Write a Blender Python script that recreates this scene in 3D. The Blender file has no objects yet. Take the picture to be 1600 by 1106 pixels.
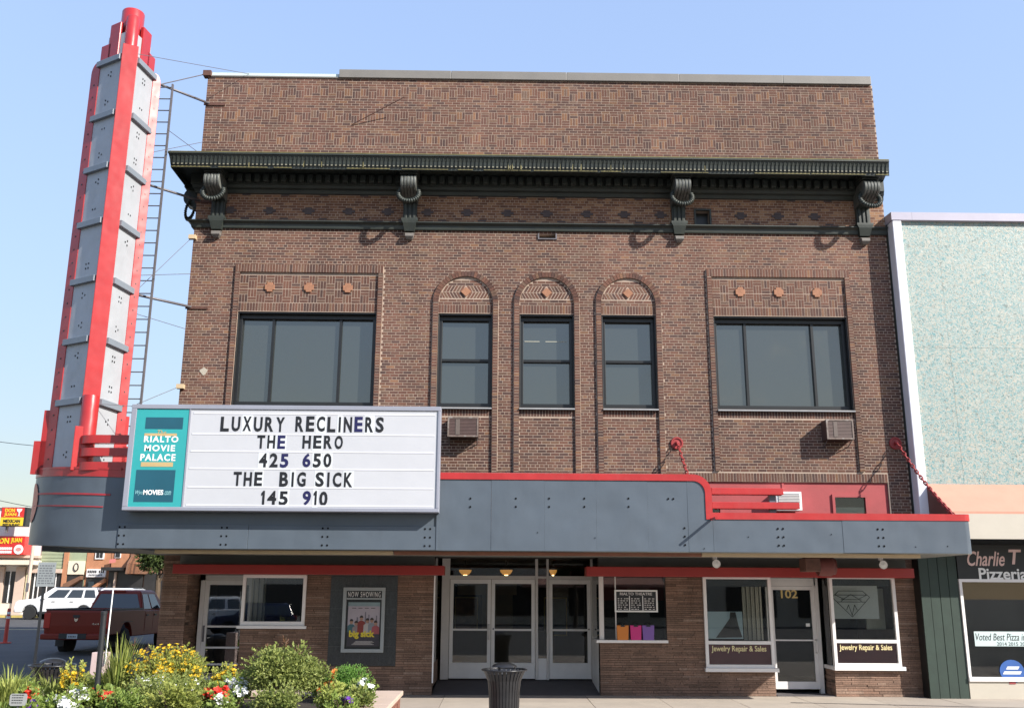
import bpy, bmesh, math, random
import numpy as np
from mathutils import Vector, Matrix
random.seed(7); rng = np.random.default_rng(7)
R = math.radians
scene = bpy.context.scene
COL = scene.collection

# ------------------------------------------------------------------ camera
F, PITCH, YAW, ROLL, CY, EZ = 1500.0, R(13.975), R(.868), R(.312), -22.0, 2.25
right = Vector((math.cos(YAW), -math.sin(YAW), 0)); fw = Vector((math.sin(YAW), math.cos(YAW), 0))
look = fw * math.cos(PITCH) + Vector((0, 0, 1)) * math.sin(PITCH)
up = -fw * math.sin(PITCH) + Vector((0, 0, 1)) * math.cos(PITCH)
cr = right * math.cos(ROLL) + up * math.sin(ROLL)
cu = -right * math.sin(ROLL) + up * math.cos(ROLL)
cam_d = bpy.data.cameras.new('camera'); cam = bpy.data.objects.new('camera', cam_d); COL.objects.link(cam)
M = Matrix((cr, cu, -look)).transposed().to_4x4(); M.translation = Vector((0, CY, EZ)); cam.matrix_world = M
cam_d.sensor_width = 36; cam_d.lens = 36 * F / 1600; cam_d.clip_start = .2; cam_d.clip_end = 2000
scene.camera = cam

def at(px, py, Y=0.0):
    """world X, Z of a measured image point on the vertical plane at depth Y"""
    d = look * F + cr * (px - 800) + cu * (553 - py)
    k = (Y - CY) / d.y
    return d.x * k, EZ + d.z * k

# ------------------------------------------------------------------ light
SUNV = Vector((1.41, -1.0, 1.11)).normalized()
world = bpy.data.worlds.new("World"); scene.world = world; world.use_nodes = True
wn = world.node_tree; bg = wn.nodes['Background']
sky = wn.nodes.new('ShaderNodeTexSky'); sky.sky_type = 'NISHITA'; sky.sun_disc = False
sky.sun_elevation = math.asin(SUNV.z); sky.sun_rotation = math.atan2(SUNV.x, SUNV.y)
sky.altitude = 300; sky.air_density = 1.5; sky.dust_density = .7; sky.ozone_density = 3.0
hs = wn.nodes.new('ShaderNodeHueSaturation'); hs.inputs['Saturation'].default_value = .86; hs.inputs['Value'].default_value = 1.0
wb = wn.nodes.new('ShaderNodeVectorMath'); wb.operation = 'MULTIPLY'; wb.inputs[1].default_value = (1.0, .955, 1.03); wn.links.new(sky.outputs[0], wb.inputs[0])
wn.links.new(wb.outputs[0], hs.inputs['Color']); # hazy air evens the sky out: brightness is compressed towards the horizon and the sun
lum = wn.nodes.new('ShaderNodeRGBToBW'); wn.links.new(hs.outputs[0], lum.inputs[0])
md = wn.nodes.new('ShaderNodeMath'); md.operation = 'MULTIPLY_ADD'; wn.links.new(lum.outputs[0], md.inputs[0]); md.inputs[1].default_value = 1 / 1.5; md.inputs[2].default_value = 1.0
dv = wn.nodes.new('ShaderNodeMath'); dv.operation = 'DIVIDE'; dv.inputs[0].default_value = 2.75; wn.links.new(md.outputs[0], dv.inputs[1])
ml = wn.nodes.new('ShaderNodeVectorMath'); ml.operation = 'SCALE'; wn.links.new(hs.outputs[0], ml.inputs[0]); wn.links.new(dv.outputs[0], ml.inputs['Scale'])
wn.links.new(ml.outputs[0], bg.inputs[0]); bg.inputs[1].default_value = .15
sd = bpy.data.lights.new('sun', 'SUN'); sd.energy = 4.8; sd.angle = R(.53); sd.color = (1, .95, .87)
so = bpy.data.objects.new('sun', sd); COL.objects.link(so)
so.rotation_euler = (-SUNV).to_track_quat('-Z', 'Y').to_euler(); so.location = (20, -20, 30)
vs = scene.view_settings; vs.view_transform = 'Standard'; vs.look = 'None'; vs.gamma = 1; vs.use_curve_mapping = False
vs.exposure = .76
try: scene.cycles.max_bounces = 8; scene.cycles.transparent_max_bounces = 12
except Exception: pass

# ------------------------------------------------------------------ materials
def nodes(name):
    m = bpy.data.materials.new(name); m.use_nodes = True
    return m, m.node_tree, m.node_tree.nodes, m.node_tree.nodes['Principled BSDF']

def pmat(name, col, rough=.6, var=.18, scale=2.5, bump=.15, bscale=60, metal=0, spec=.5, coat=0, tint=0.0, dirt=None, dscale=1.2, damt=.5):
    """paint / stone / metal with uneven colour, optional stains and fine relief"""
    m, nt, N, b = nodes(name); L = nt.links
    tc = N.new('ShaderNodeTexCoord')
    n1 = N.new('ShaderNodeTexNoise'); n1.inputs['Scale'].default_value = scale; n1.inputs['Detail'].default_value = 7; n1.inputs['Roughness'].default_value = .65
    L.new(tc.outputs['Object'], n1.inputs['Vector'])
    r = N.new('ShaderNodeMapRange'); r.inputs[1].default_value = .25; r.inputs[2].default_value = .75
    r.inputs[3].default_value = 1 - var; r.inputs[4].default_value = 1 + var
    L.new(n1.outputs['Fac'], r.inputs[0])
    hsv = N.new('ShaderNodeHueSaturation'); hsv.inputs['Color'].default_value = (*col, 1); L.new(r.outputs[0], hsv.inputs['Value'])
    out = hsv.outputs[0]
    if tint:
        a = N.new('ShaderNodeAttribute'); a.attribute_name = 'tint'
        r2 = N.new('ShaderNodeMapRange'); r2.inputs[3].default_value = 1 - tint; r2.inputs[4].default_value = 1 + tint
        L.new(a.outputs['Fac'], r2.inputs[0])
        h2 = N.new('ShaderNodeHueSaturation'); L.new(out, h2.inputs['Color']); L.new(r2.outputs[0], h2.inputs['Value']); out = h2.outputs[0]
        r3 = N.new('ShaderNodeMapRange'); r3.inputs[3].default_value = .5 - .03 * min(1, tint * 2); r3.inputs[4].default_value = .5 + .03 * min(1, tint * 2)
        L.new(a.outputs['Fac'], r3.inputs[0]); L.new(r3.outputs[0], h2.inputs['Hue'])
    if dirt:
        n3 = N.new('ShaderNodeTexNoise'); n3.inputs['Scale'].default_value = dscale; n3.inputs['Detail'].default_value = 9; n3.inputs['Roughness'].default_value = .7
        mp = N.new('ShaderNodeMapping'); mp.inputs['Scale'].default_value = (1, 1, .35); L.new(tc.outputs['Object'], mp.inputs[0]); L.new(mp.outputs[0], n3.inputs['Vector'])
        r4 = N.new('ShaderNodeMapRange'); r4.inputs[1].default_value = .5; r4.inputs[2].default_value = .78; r4.inputs[4].default_value = damt
        L.new(n3.outputs['Fac'], r4.inputs[0])
        mx = N.new('ShaderNodeMix'); mx.data_type = 'RGBA'; L.new(r4.outputs[0], mx.inputs[0]); L.new(out, mx.inputs[6]); mx.inputs[7].default_value = (*dirt, 1); out = mx.outputs[2]
    L.new(out, b.inputs['Base Color'])
    b.inputs['Roughness'].default_value = rough; b.inputs['Metallic'].default_value = metal
    b.inputs['Specular IOR Level'].default_value = spec
    if coat: b.inputs['Coat Weight'].default_value = coat; b.inputs['Coat Roughness'].default_value = .08
    if bump:
        n2 = N.new('ShaderNodeTexNoise'); n2.inputs['Scale'].default_value = bscale; n2.inputs['Detail'].default_value = 5 if bscale > 10 else 1
        L.new(tc.outputs['Object'], n2.inputs['Vector'])
        bp = N.new('ShaderNodeBump'); bp.inputs['Strength'].default_value = bump; bp.inputs['Distance'].default_value = .01 if bscale > 10 else .06
        L.new(n2.outputs['Fac'], bp.inputs['Height']); L.new(bp.outputs[0], b.inputs['Normal'])
    return m

def ramp_mat(name, stops, rough=.85, bump=.4, bscale=45, big=.35, bigscale=.25):
    """brick or stone: each piece takes its colour from its own tint"""
    m, nt, N, b = nodes(name); L = nt.links
    a = N.new('ShaderNodeAttribute'); a.attribute_name = 'tint'
    cr_ = N.new('ShaderNodeValToRGB'); e = cr_.color_ramp.elements
    while len(e) < len(stops): e.new(.5)
    for i, (p, c) in enumerate(stops): e[i].position = p; e[i].color = (*c, 1)
    L.new(a.outputs['Fac'], cr_.inputs[0])
    g = N.new('ShaderNodeNewGeometry')
    n1 = N.new('ShaderNodeTexNoise'); n1.inputs['Scale'].default_value = 28; n1.inputs['Detail'].default_value = 6; n1.inputs['Roughness'].default_value = .7
    L.new(g.outputs['Position'], n1.inputs['Vector'])
    n2 = N.new('ShaderNodeTexNoise'); n2.inputs['Scale'].default_value = bigscale; n2.inputs['Detail'].default_value = 4
    L.new(g.outputs['Position'], n2.inputs['Vector'])
    r1 = N.new('ShaderNodeMapRange'); r1.inputs[1].default_value = .3; r1.inputs[2].default_value = .7; r1.inputs[3].default_value = .72; r1.inputs[4].default_value = 1.25
    L.new(n1.outputs['Fac'], r1.inputs[0])
    r2 = N.new('ShaderNodeMapRange'); r2.inputs[1].default_value = .35; r2.inputs[2].default_value = .65; r2.inputs[3].default_value = 1 - big; r2.inputs[4].default_value = 1 + big
    L.new(n2.outputs['Fac'], r2.inputs[0])
    mu0 = N.new('ShaderNodeMath'); mu0.operation = 'MULTIPLY'; L.new(r1.outputs[0], mu0.inputs[0]); L.new(r2.outputs[0], mu0.inputs[1])
    mp = N.new('ShaderNodeMapping'); mp.inputs['Scale'].default_value = (1.1, 1, .16); L.new(g.outputs['Position'], mp.inputs[0])
    n5 = N.new('ShaderNodeTexNoise'); n5.inputs['Scale'].default_value = 1.0; n5.inputs['Detail'].default_value = 7; n5.inputs['Roughness'].default_value = .65; L.new(mp.outputs[0], n5.inputs['Vector'])
    r5 = N.new('ShaderNodeMapRange'); r5.inputs[1].default_value = .35; r5.inputs[2].default_value = .62; r5.inputs[3].default_value = .72; r5.inputs[4].default_value = 1.10; L.new(n5.outputs['Fac'], r5.inputs[0])
    mu = N.new('ShaderNodeMath'); mu.operation = 'MULTIPLY'; L.new(mu0.outputs[0], mu.inputs[0]); L.new(r5.outputs[0], mu.inputs[1])
    h = N.new('ShaderNodeHueSaturation'); L.new(cr_.outputs[0], h.inputs['Color']); L.new(mu.outputs[0], h.inputs['Value'])
    L.new(h.outputs[0], b.inputs['Base Color']); b.inputs['Roughness'].default_value = rough; b.inputs['Specular IOR Level'].default_value = .3
    n3 = N.new('ShaderNodeTexNoise'); n3.inputs['Scale'].default_value = bscale; n3.inputs['Detail'].default_value = 5; L.new(g.outputs['Position'], n3.inputs['Vector'])
    bp = N.new('ShaderNodeBump'); bp.inputs['Strength'].default_value = bump; bp.inputs['Distance'].default_value = .012
    L.new(n3.outputs['Fac'], bp.inputs['Height']); L.new(bp.outputs[0], b.inputs['Normal'])
    return m

def glass_mat(name, tint=(.55, .58, .56), ior=1.75):
    m, nt, N, b = nodes(name); L = nt.links; N.remove(b)
    fr = N.new('ShaderNodeFresnel'); fr.inputs[0].default_value = ior
    gl = N.new('ShaderNodeBsdfGlossy'); gl.inputs['Roughness'].default_value = .015
    tr = N.new('ShaderNodeBsdfTransparent'); tr.inputs[0].default_value = (*tint, 1)
    mx = N.new('ShaderNodeMixShader'); L.new(fr.outputs[0], mx.inputs[0]); L.new(tr.outputs[0], mx.inputs[1]); L.new(gl.outputs[0], mx.inputs[2])
    L.new(mx.outputs[0], N['Material Output'].inputs[0])
    return m

def emit(name, col, s):
    m, nt, N, b = nodes(name); b.inputs['Base Color'].default_value = (*col, 1); b.inputs['Emission Color'].default_value = (*col, 1); b.inputs['Emission Strength'].default_value = s
    return m

BRICK = ramp_mat('brick', [(0, (.078, .047, .041)), (.2, (.104, .054, .042)), (.45, (.132, .063, .046)), (.7, (.154, .074, .051)), (.9, (.135, .085, .063)), (1, (.205, .105, .060))], big=.14)
FBRICK = ramp_mat('frieze_brick', [(0, (.14, .07, .05)), (.4, (.21, .10, .06)), (.7, (.27, .14, .08)), (1, (.33, .19, .11))], big=.15)
STONE = ramp_mat('sandstone', [(0, (.16, .105, .078)), (.3, (.205, .130, .095)), (.6, (.235, .150, .110)), (.85, (.255, .156, .112)), (1, (.30, .21, .16))], bump=.5, bscale=30, big=.10)
MORTAR = pmat('mortar', (.40, .31, .245), .95, .2, 3, .4, 80)
SMORTAR = pmat('stone_mortar', (.07, .048, .036), .95, .2, 3, .4, 80)
DBRICK = pmat('dark_brick', (.085, .066, .066), .85, .2, 9, .4, 60)
TERRA = pmat('terracotta', (.32, .15, .085), .8, .22, 12, .4, 50)
GREEN = pmat('cornice_paint', (.031, .038, .033), .5, .3, 2, .25, 30, dirt=(.07, .065, .03), damt=.35)
OCHRE = pmat('worn_ochre', (.17, .15, .06), .7, .4, 6, .2)
GMETAL = pmat('coping_metal', (.20, .185, .165), .45, .1, 2, .08, 20)
PALE = pmat('pale_membrane', (.55, .66, .66), .6, .1, 2, .1)
BLACKF = pmat('black_frame', (.012, .013, .014), .4, .2, 4, .05)
SILL = pmat('stone_sill', (.30, .31, .32), .7, .15, 5, .2)
UPGLASS, _nt, _N, _b = nodes('tinted_glass')
_b.inputs['Base Color'].default_value = (.030, .034, .031, 1); _b.inputs['Roughness'].default_value = .03; _b.inputs['IOR'].default_value = 2.3; _b.inputs['Specular Tint'].default_value = (1, .98, .90, 1)
_tc0 = _N.new('ShaderNodeNewGeometry'); _nz = _N.new('ShaderNodeTexNoise'); _nz.inputs['Scale'].default_value = .55; _nz.inputs['Detail'].default_value = 1; _bp = _N.new('ShaderNodeBump'); _bp.inputs['Strength'].default_value = .25; _bp.inputs['Distance'].default_value = .05
_nt.links.new(_tc0.outputs['Position'], _nz.inputs['Vector']); _nt.links.new(_nz.outputs['Fac'], _bp.inputs['Height']); _nt.links.new(_bp.outputs[0], _b.inputs['Normal'])
_nd = _N.new('ShaderNodeTexNoise'); _nd.inputs['Scale'].default_value = 1.6; _nd.inputs['Detail'].default_value = 6; _rd = _N.new('ShaderNodeMapRange'); _rd.inputs[1].default_value = .4; _rd.inputs[2].default_value = .75; _rd.inputs[3].default_value = .02; _rd.inputs[4].default_value = .22
_nt.links.new(_tc0.outputs['Position'], _nd.inputs['Vector']); _nt.links.new(_nd.outputs['Fac'], _rd.inputs[0]); _nt.links.new(_rd.outputs[0], _b.inputs['Roughness'])
GLASS = glass_mat('shop_glass', (.86, .88, .86), 1.6); GLASS2 = glass_mat('left_shop_glass', (.8, .82, .8), 2.1); CARGLASS = glass_mat('car_glass', (.25, .28, .28), 1.7)
MGREY = pmat('marquee_grey', (.084, .104, .128), .36, .10, .9, .5, 1.5, dirt=(.068, .082, .10), damt=.6, dscale=2.2)
TGREYL = pmat('tower_grey', (.38, .40, .425), .40, .08, 1.5, .35, 2.5, dirt=(.30, .32, .33), dscale=2.5, damt=.6)
TBAND = pmat('tower_band', (.20, .23, .265), .4, .06, 1.5, .1, 3)
RED = pmat('sign_red', (.385, .020, .021), .36, .14, 1.5, .2, 3, coat=.2, dirt=(.36, .05, .045), dscale=2.5, damt=.6)
REDDK = pmat('valance_red', (.30, .022, .018), .45, .12, 2, .1, 20)
REDWALL = pmat('red_wall', (.34, .055, .058), .6, .14, 2, .15, 20, dirt=(.25, .06, .05))
CREAM = pmat('cream_board', (.55, .42, .26), .6, .1, 3, .1)
RUSTBOARD = pmat('russet_board', (.24, .10, .06), .7, .2, 3, .1)
SOFFIT = pmat('soffit_paint', (.20, .20, .18), .7, .1, 2, .1)
FRAMEG = pmat('sign_frame', (.27, .28, .33), .4, .08, 2, .08)
WHITEP = pmat('white_acrylic', (.50, .505, .53), .3, .035, 1.2, .05, 3)
RAIL = pmat('clear_rail', (.62, .62, .66), .3, .06, 2, 0)
LBLACK = pmat('letter_black', (.012, .012, .014), .4, .1, 4, 0)
LNAVY = pmat('letter_navy', (.012, .011, .07), .4, .1, 4, 0)
TEAL = pmat('teal_vinyl', (.03, .33, .335), .45, .06, 1.5, .03)
DTEAL = pmat('dark_teal', (.012, .085, .125), .45, .1, 2, .03)
TAN = pmat('tan_print', (.50, .36, .17), .6, .1, 3, 0)
WHITE = pmat('white_paint', (.78, .78, .76), .5, .06, 3, .08)
ALU = pmat('aluminium', (.62, .585, .56), .45, .08, 3, .06, 30)
ALUW = pmat('pale_aluminium', (.76, .735, .72), .45, .07, 3, .06, 30)
BROWN = pmat('louvre_brown', (.075, .042, .035), .6, .2, 5, .15)
DARK = pmat('dark_metal', (.02, .021, .023), .45, .25, 5, .15)
CANM = pmat('can_metal', (.030, .030, .032), .32, .2, 5, .1, metal=.4)
STEEL = pmat('steel', (.16, .15, .16), .5, .2, 6, .2, metal=.3)
RUST = pmat('rusty_steel', (.11, .05, .035), .7, .35, 8, .3)
CHAINR = pmat('chain_red', (.30, .035, .035), .45, .2, 8, .2)
CASEF0 = pmat('granite_joint', (.13, .13, .13), .9)
HOLE = pmat('hole_black', (.008, .008, .009), .9, .1, 4, 0, spec=.05)
GRANITE = pmat('granite', (.034, .037, .040), .3, .6, 40, .05, dirt=(.075, .08, .085), dscale=14, damt=.7)
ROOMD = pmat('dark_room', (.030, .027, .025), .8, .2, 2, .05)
ROOMR = pmat('lobby_red', (.12, .02, .022), .8, .2, 2, .05)
CONC = pmat('concrete', (.40, .345, .29), .9, .10, 1.6, .25, 90, tint=.07, dirt=(.27, .245, .215), damt=.45)
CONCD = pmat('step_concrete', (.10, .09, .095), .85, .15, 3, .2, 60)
ASPH = pmat('asphalt', (.062, .060, .060), .9, .22, .6, .5, 120, dirt=(.10, .095, .09))
LINE = pmat('road_paint', (.55, .48, .30), .8, .25, 3, .2)
CURT = pmat('curtain', (.55, .52, .45), .9, .08, 4, .1)
MAROON = pmat('maroon_panel', (.22, .045, .06), .35, .1, 3, .03)
GOLD = pmat('gold_letter', (.62, .45, .16), .5, .08, 5, 0)
CREAML = pmat('cream_letter', (.75, .62, .33), .5, .08, 5, 0)
LGREEN = pmat('sidings_green', (.022, .040, .030), .6, .2, 3, .15)
PINK = pmat('pink_canvas', (.52, .265, .19), .85, .07, 2, .15, 40)
PBROWN = pmat('awning_side', (.13, .06, .045), .85, .1, 2, .1)
FASC = pmat('cream_fascia', (.46, .42, .35), .6, .06, 1.5, .08)
WALUM = pmat('white_trim', (.74, .74, .78), .42, .04, 1.5, .04)
LAV = pmat('lavender_coping', (.40, .38, .46), .5, .06, 1.5, .04)

# mosaic of small coloured chips
MOSAIC, nt, N, b = nodes('mosaic'); L = nt.links
g = N.new('ShaderNodeNewGeometry'); v = N.new('ShaderNodeTexVoronoi'); v.inputs['Scale'].default_value = 52; v.inputs['Randomness'].default_value = 1
mpn = N.new('ShaderNodeMapping'); mpn.inputs['Scale'].default_value = (1, .01, 1.25)
nz = N.new('ShaderNodeTexNoise'); nz.inputs['Scale'].default_value = 14; nz.inputs['Detail'].default_value = 3
L.new(g.outputs['Position'], nz.inputs['Vector'])
mxv = N.new('ShaderNodeMix'); mxv.data_type = 'VECTOR'; mxv.inputs[0].default_value = .16
L.new(g.outputs['Position'], mxv.inputs[4]); L.new(nz.outputs['Color'], mxv.inputs[5]); L.new(mxv.outputs[1], mpn.inputs[0]); L.new(mpn.outputs[0], v.inputs['Vector'])
sp = N.new('ShaderNodeSeparateColor'); L.new(v.outputs['Color'], sp.inputs[0])
rp = N.new('ShaderNodeValToRGB'); e = rp.color_ramp.elements
for i, (p, c) in enumerate([(0, (.08, .22, .235)), (.2, (.17, .31, .32)), (.38, (.29, .37, .35)), (.55, (.40, .365, .285)), (.72, (.40, .415, .375)), (.88, (.25, .29, .265)), (1, (.11, .145, .135))]):
    if i < 2: el = e[i]
    else: el = e.new(p)
    el.position = p; el.color = (*c, 1)
L.new(sp.outputs[0], rp.inputs[0]); L.new(rp.outputs[0], b.inputs['Base Color']); b.inputs['Roughness'].default_value = .45
bpn = N.new('ShaderNodeBump'); bpn.inputs['Strength'].default_value = .3; bpn.inputs['Distance'].default_value = .01
L.new(v.outputs['Distance'], bpn.inputs['Height']); L.new(bpn.outputs[0], b.inputs['Normal'])

# ------------------------------------------------------------------ mesh helpers
ORG = {}
class MB:
    def __init__(s): s.v = []; s.f = []; s.t = []; s.m = []
    def add(s, vs_, fs, tint=.5, mi=0):
        k = len(s.v); s.v += [tuple(p) for p in vs_]
        for f_ in fs: s.f.append([k + i for i in f_]); s.t.append(tint); s.m.append(mi)
        return s
    def box(s, x0, x1, y0, y1, z0, z1, tint=.5, mi=0):
        if x0 > x1: x0, x1 = x1, x0
        if y0 > y1: y0, y1 = y1, y0
        if z0 > z1: z0, z1 = z1, z0
        return s.add([(x0, y0, z0), (x1, y0, z0), (x1, y1, z0), (x0, y1, z0), (x0, y0, z1), (x1, y0, z1), (x1, y1, z1), (x0, y1, z1)],
              [(0, 3, 2, 1), (4, 5, 6, 7), (0, 1, 5, 4), (1, 2, 6, 5), (2, 3, 7, 6), (3, 0, 4, 7)], tint, mi)
    def prism(s, pts, axis, a0, a1, tint=.5, mi=0):
        """polygon (u,v) swept along an axis: 'x' (u=y,v=z), 'y' (u=x,v=z), 'z' (u=x,v=y)"""
        def P3(u, v_, a): return {'x': (a, u, v_), 'y': (u, a, v_), 'z': (u, v_, a)}[axis]
        n = len(pts)
        return s.add([P3(u, w, a0) for u, w in pts] + [P3(u, w, a1) for u, w in pts],
              [tuple(range(n))[::-1], tuple(range(n, 2 * n))] + [(i, (i + 1) % n, n + (i + 1) % n, n + i) for i in range(n)], tint, mi)
    def loft(s, rings, closed=True, caps=True, tint=.5, mi=0):
        n = len(rings[0]); vs_ = [p for r_ in rings for p in r_]; fs = []
        for j in range(len(rings) - 1):
            for i in range(n if closed else n - 1):
                fs.append((j * n + i, j * n + (i + 1) % n, (j + 1) * n + (i + 1) % n, (j + 1) * n + i))
        if caps: fs += [tuple(range(n))[::-1], tuple(range((len(rings) - 1) * n, len(rings) * n))]
        return s.add(vs_, fs, tint, mi)
    def tube(s, path, r, n=8, caps=True, tint=.5, mi=0):
        path = [Vector(p) for p in path]; rings = []
        for i, p in enumerate(path):
            d = (path[min(i + 1, len(path) - 1)] - path[max(i - 1, 0)]).normalized()
            a = d.cross(Vector((0, 0, 1)) if abs(d.z) < .9 else Vector((1, 0, 0))).normalized(); c = d.cross(a)
            rr = r[i] if isinstance(r, (list, tuple)) else r
            rings.append([p + (a * math.cos(2 * math.pi * k / n) + c * math.sin(2 * math.pi * k / n)) * rr for k in range(n)])
        return s.loft(rings, True, caps, tint, mi)
    def lathe(s, prof, c=(0, 0, 0), n=24, axis='z', tint=.5, mi=0, caps=True):
        rings = []
        for r_, h in prof:
            ring = []
            for k in range(n):
                a = 2 * math.pi * k / n; q = (r_ * math.cos(a), r_ * math.sin(a), h)
                if axis == 'x': q = (h, q[0], q[1])
                if axis == 'y': q = (q[0], -h, q[1])
                ring.append((c[0] + q[0], c[1] + q[1], c[2] + q[2]))
            rings.append(ring)
        return s.loft(rings, True, caps, tint, mi)
    def build(s, name, mat, parent=None, smooth=False, bevel=0, kind=None, recalc=True):
        me = bpy.data.meshes.new(name); o = bpy.data.objects.new(name, me); COL.objects.link(o)
        org = ORG.get(parent.name, Vector((0, 0, 0))) if parent else Vector((0, 0, 0))
        me.from_pydata([(x - org.x, y - org.y, z - org.z) for x, y, z in s.v], [], s.f)
        if recalc:
            bm = bmesh.new(); bm.from_mesh(me); bmesh.ops.recalc_face_normals(bm, faces=bm.faces); bm.to_mesh(me); bm.free()
        a = me.attributes.new('tint', 'FLOAT', 'FACE'); a.data.foreach_set('value', np.array(s.t, dtype=np.float32))
        for mm in (mat if isinstance(mat, (list, tuple)) else [mat]): me.materials.append(mm)
        me.polygons.foreach_set('material_index', np.array(s.m, dtype=np.int32))
        if smooth is True: me.polygons.foreach_set('use_smooth', np.ones(len(s.f), dtype=bool))
        elif smooth: me.polygons.foreach_set('use_smooth', np.ones(len(s.f), dtype=bool)); me.set_sharp_from_angle(angle=smooth)
        me.update()
        if parent: o.parent = parent
        ORG[o.name] = org
        if bevel:
            bv = o.modifiers.new('soft_edges', 'BEVEL'); bv.width = bevel; bv.segments = 2; bv.limit_method = 'ANGLE'; bv.angle_limit = R(40)
        if kind: o['kind'] = kind
        return o

def tag(o, label, cat, group=None):
    o['label'] = label; o['category'] = cat
    if group: o['group'] = group
    return o
def thing(name, label, cat, loc=(0, 0, 0), group=None):
    o = bpy.data.objects.new(name, None); COL.objects.link(o); o.location = loc; o.empty_display_size = .3
    ORG[o.name] = Vector(loc); return tag(o, label, cat, group)
def B(name, mat, parent, *dims, **k):
    return MB().box(*dims).build(name, mat, parent, **k)
def copy_tree(o, parent=None):
    c = o.copy(); COL.objects.link(c); c.parent = parent
    for ch in [x for x in scene.objects if x.parent == o]: copy_tree(ch, c)
    return c

def boxes_build(arr, name, mat, parent, kind=None):
    """many boxes (x0,x1,y0,y1,z0,z1,tint) in one mesh"""
    a = np.array(arr, dtype=np.float64); n = len(a); org = ORG[parent.name]
    X = a[:, [0, 1]] - org.x; Y = a[:, [2, 3]] - org.y; Z = a[:, [4, 5]] - org.z
    idx = [(0, 0, 0), (1, 0, 0), (1, 1, 0), (0, 1, 0), (0, 0, 1), (1, 0, 1), (1, 1, 1), (0, 1, 1)]
    vv = np.stack([np.stack([X[:, i], Y[:, j], Z[:, k]], -1) for i, j, k in idx], 1).reshape(-1, 3)
    fq = np.array([(0, 3, 2, 1), (4, 5, 6, 7), (0, 1, 5, 4), (1, 2, 6, 5), (3, 0, 4, 7)])
    ff = (fq[None] + 8 * np.arange(n)[:, None, None]).reshape(-1, 4)
    me = bpy.data.meshes.new(name); me.vertices.add(len(vv)); me.vertices.foreach_set('co', vv.ravel())
    me.loops.add(ff.size); me.loops.foreach_set('vertex_index', ff.ravel().astype(np.int32))
    me.polygons.add(len(ff)); me.polygons.foreach_set('loop_start', np.arange(0, ff.size, 4, dtype=np.int32))
    at_ = me.attributes.new('tint', 'FLOAT', 'FACE'); at_.data.foreach_set('value', np.repeat(a[:, 6], 5).astype(np.float32))
    me.materials.append(mat); me.update(calc_edges=True); me.validate(); me.polygons.foreach_set('use_smooth', np.zeros(len(me.polygons), dtype=bool))
    o = bpy.data.objects.new(name, me); COL.objects.link(o); o.parent = parent; ORG[o.name] = org
    if kind: o['kind'] = kind
    return o

_tc = {}
def glyph(s_, bold=0.0, shear=0.0, space=1.0, depth=.0, res=3):
    key = (s_, bold, shear, space, res)
    if key not in _tc:
        cu_ = bpy.data.curves.new('t', 'FONT'); cu_.body = s_; cu_.offset = bold; cu_.shear = shear; cu_.space_character = space; cu_.resolution_u = res; cu_.fill_mode = 'FRONT'
        o = bpy.data.objects.new('t', cu_); COL.objects.link(o)
        dg = bpy.context.evaluated_depsgraph_get(); me = bpy.data.meshes.new_from_object(o.evaluated_get(dg))
        v_ = np.array([x.co[:2] for x in me.vertices]); f_ = [list(p.vertices) for p in me.polygons]
        bpy.data.objects.remove(o); bpy.data.curves.remove(cu_); bpy.data.meshes.remove(me)
        mn, mx_ = v_.min(0), v_.max(0); _tc[key] = ((v_ - mn) / np.maximum(mx_ - mn, 1e-6), f_)
    return _tc[key]
def text(name, s_, x0, x1, z0, z1, y, mat, parent, thick=.004, mapf=None, **k):
    """lettering fitted to a rectangle on a wall facing -Y, as thin raised letters"""
    v_, f_ = glyph(s_, **k)
    mb = MB(); n = len(v_)
    P_ = [(x0 + (x1 - x0) * u, z0 + (z1 - z0) * w) for u, w in v_]
    mp = mapf or (lambda x, yy, z: (x, yy, z))
    mb.v = [mp(x, y - thick, z) for x, z in P_] + [mp(x, y, z) for x, z in P_]
    mb.f = [list(f) for f in f_]
    ed = {}
    for f in f_:
        for i in range(len(f)):
            a_, b_ = f[i], f[(i + 1) % len(f)]; ed[(a_, b_)] = 1
    for (a_, b_) in ed:
        if (b_, a_) not in ed: mb.f.append([b_, a_, a_ + n, b_ + n])
    mb.t = [.5] * len(mb.f); mb.m = [0] * len(mb.f)
    return mb.build(name, mat, parent, recalc=False)

def free(lo, hi, holes):
    """what is left of the interval lo..hi after cutting out the holes"""
    out = [(lo, hi)]
    for h0, h1 in holes:
        nx = []
        for a_, b_ in out:
            if h1 <= a_ or h0 >= b_: nx.append((a_, b_)); continue
            if h0 > a_: nx.append((a_, h0))
            if h1 < b_: nx.append((h1, b_))
        out = nx
    return [(a_, b_) for a_, b_ in out if b_ - a_ > .03]

def wall_cells(mb, X0, X1, Z0, Z1, holes, y0, y1):
    xs = sorted({X0, X1, *[h[i] for h in holes for i in (0, 1) if X0 < h[i] < X1]}); zs = sorted({Z0, Z1, *[h[i] for h in holes for i in (2, 3) if Z0 < h[i] < Z1]})
    for j in range(len(zs) - 1):
        zc = (zs[j] + zs[j + 1]) / 2; run = None
        for i in range(len(xs) - 1):
            xc = (xs[i] + xs[i + 1]) / 2
            inside = any(h[0] < xc < h[1] and h[2] < zc < h[3] for h in holes)
            if inside:
                if run is not None: mb.box(run, xs[i], y0, y1, zs[j], zs[j + 1]); run = None
            elif run is None: run = xs[i]
        if run is not None: mb.box(run, xs[-1], y0, y1, zs[j], zs[j + 1])

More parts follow.
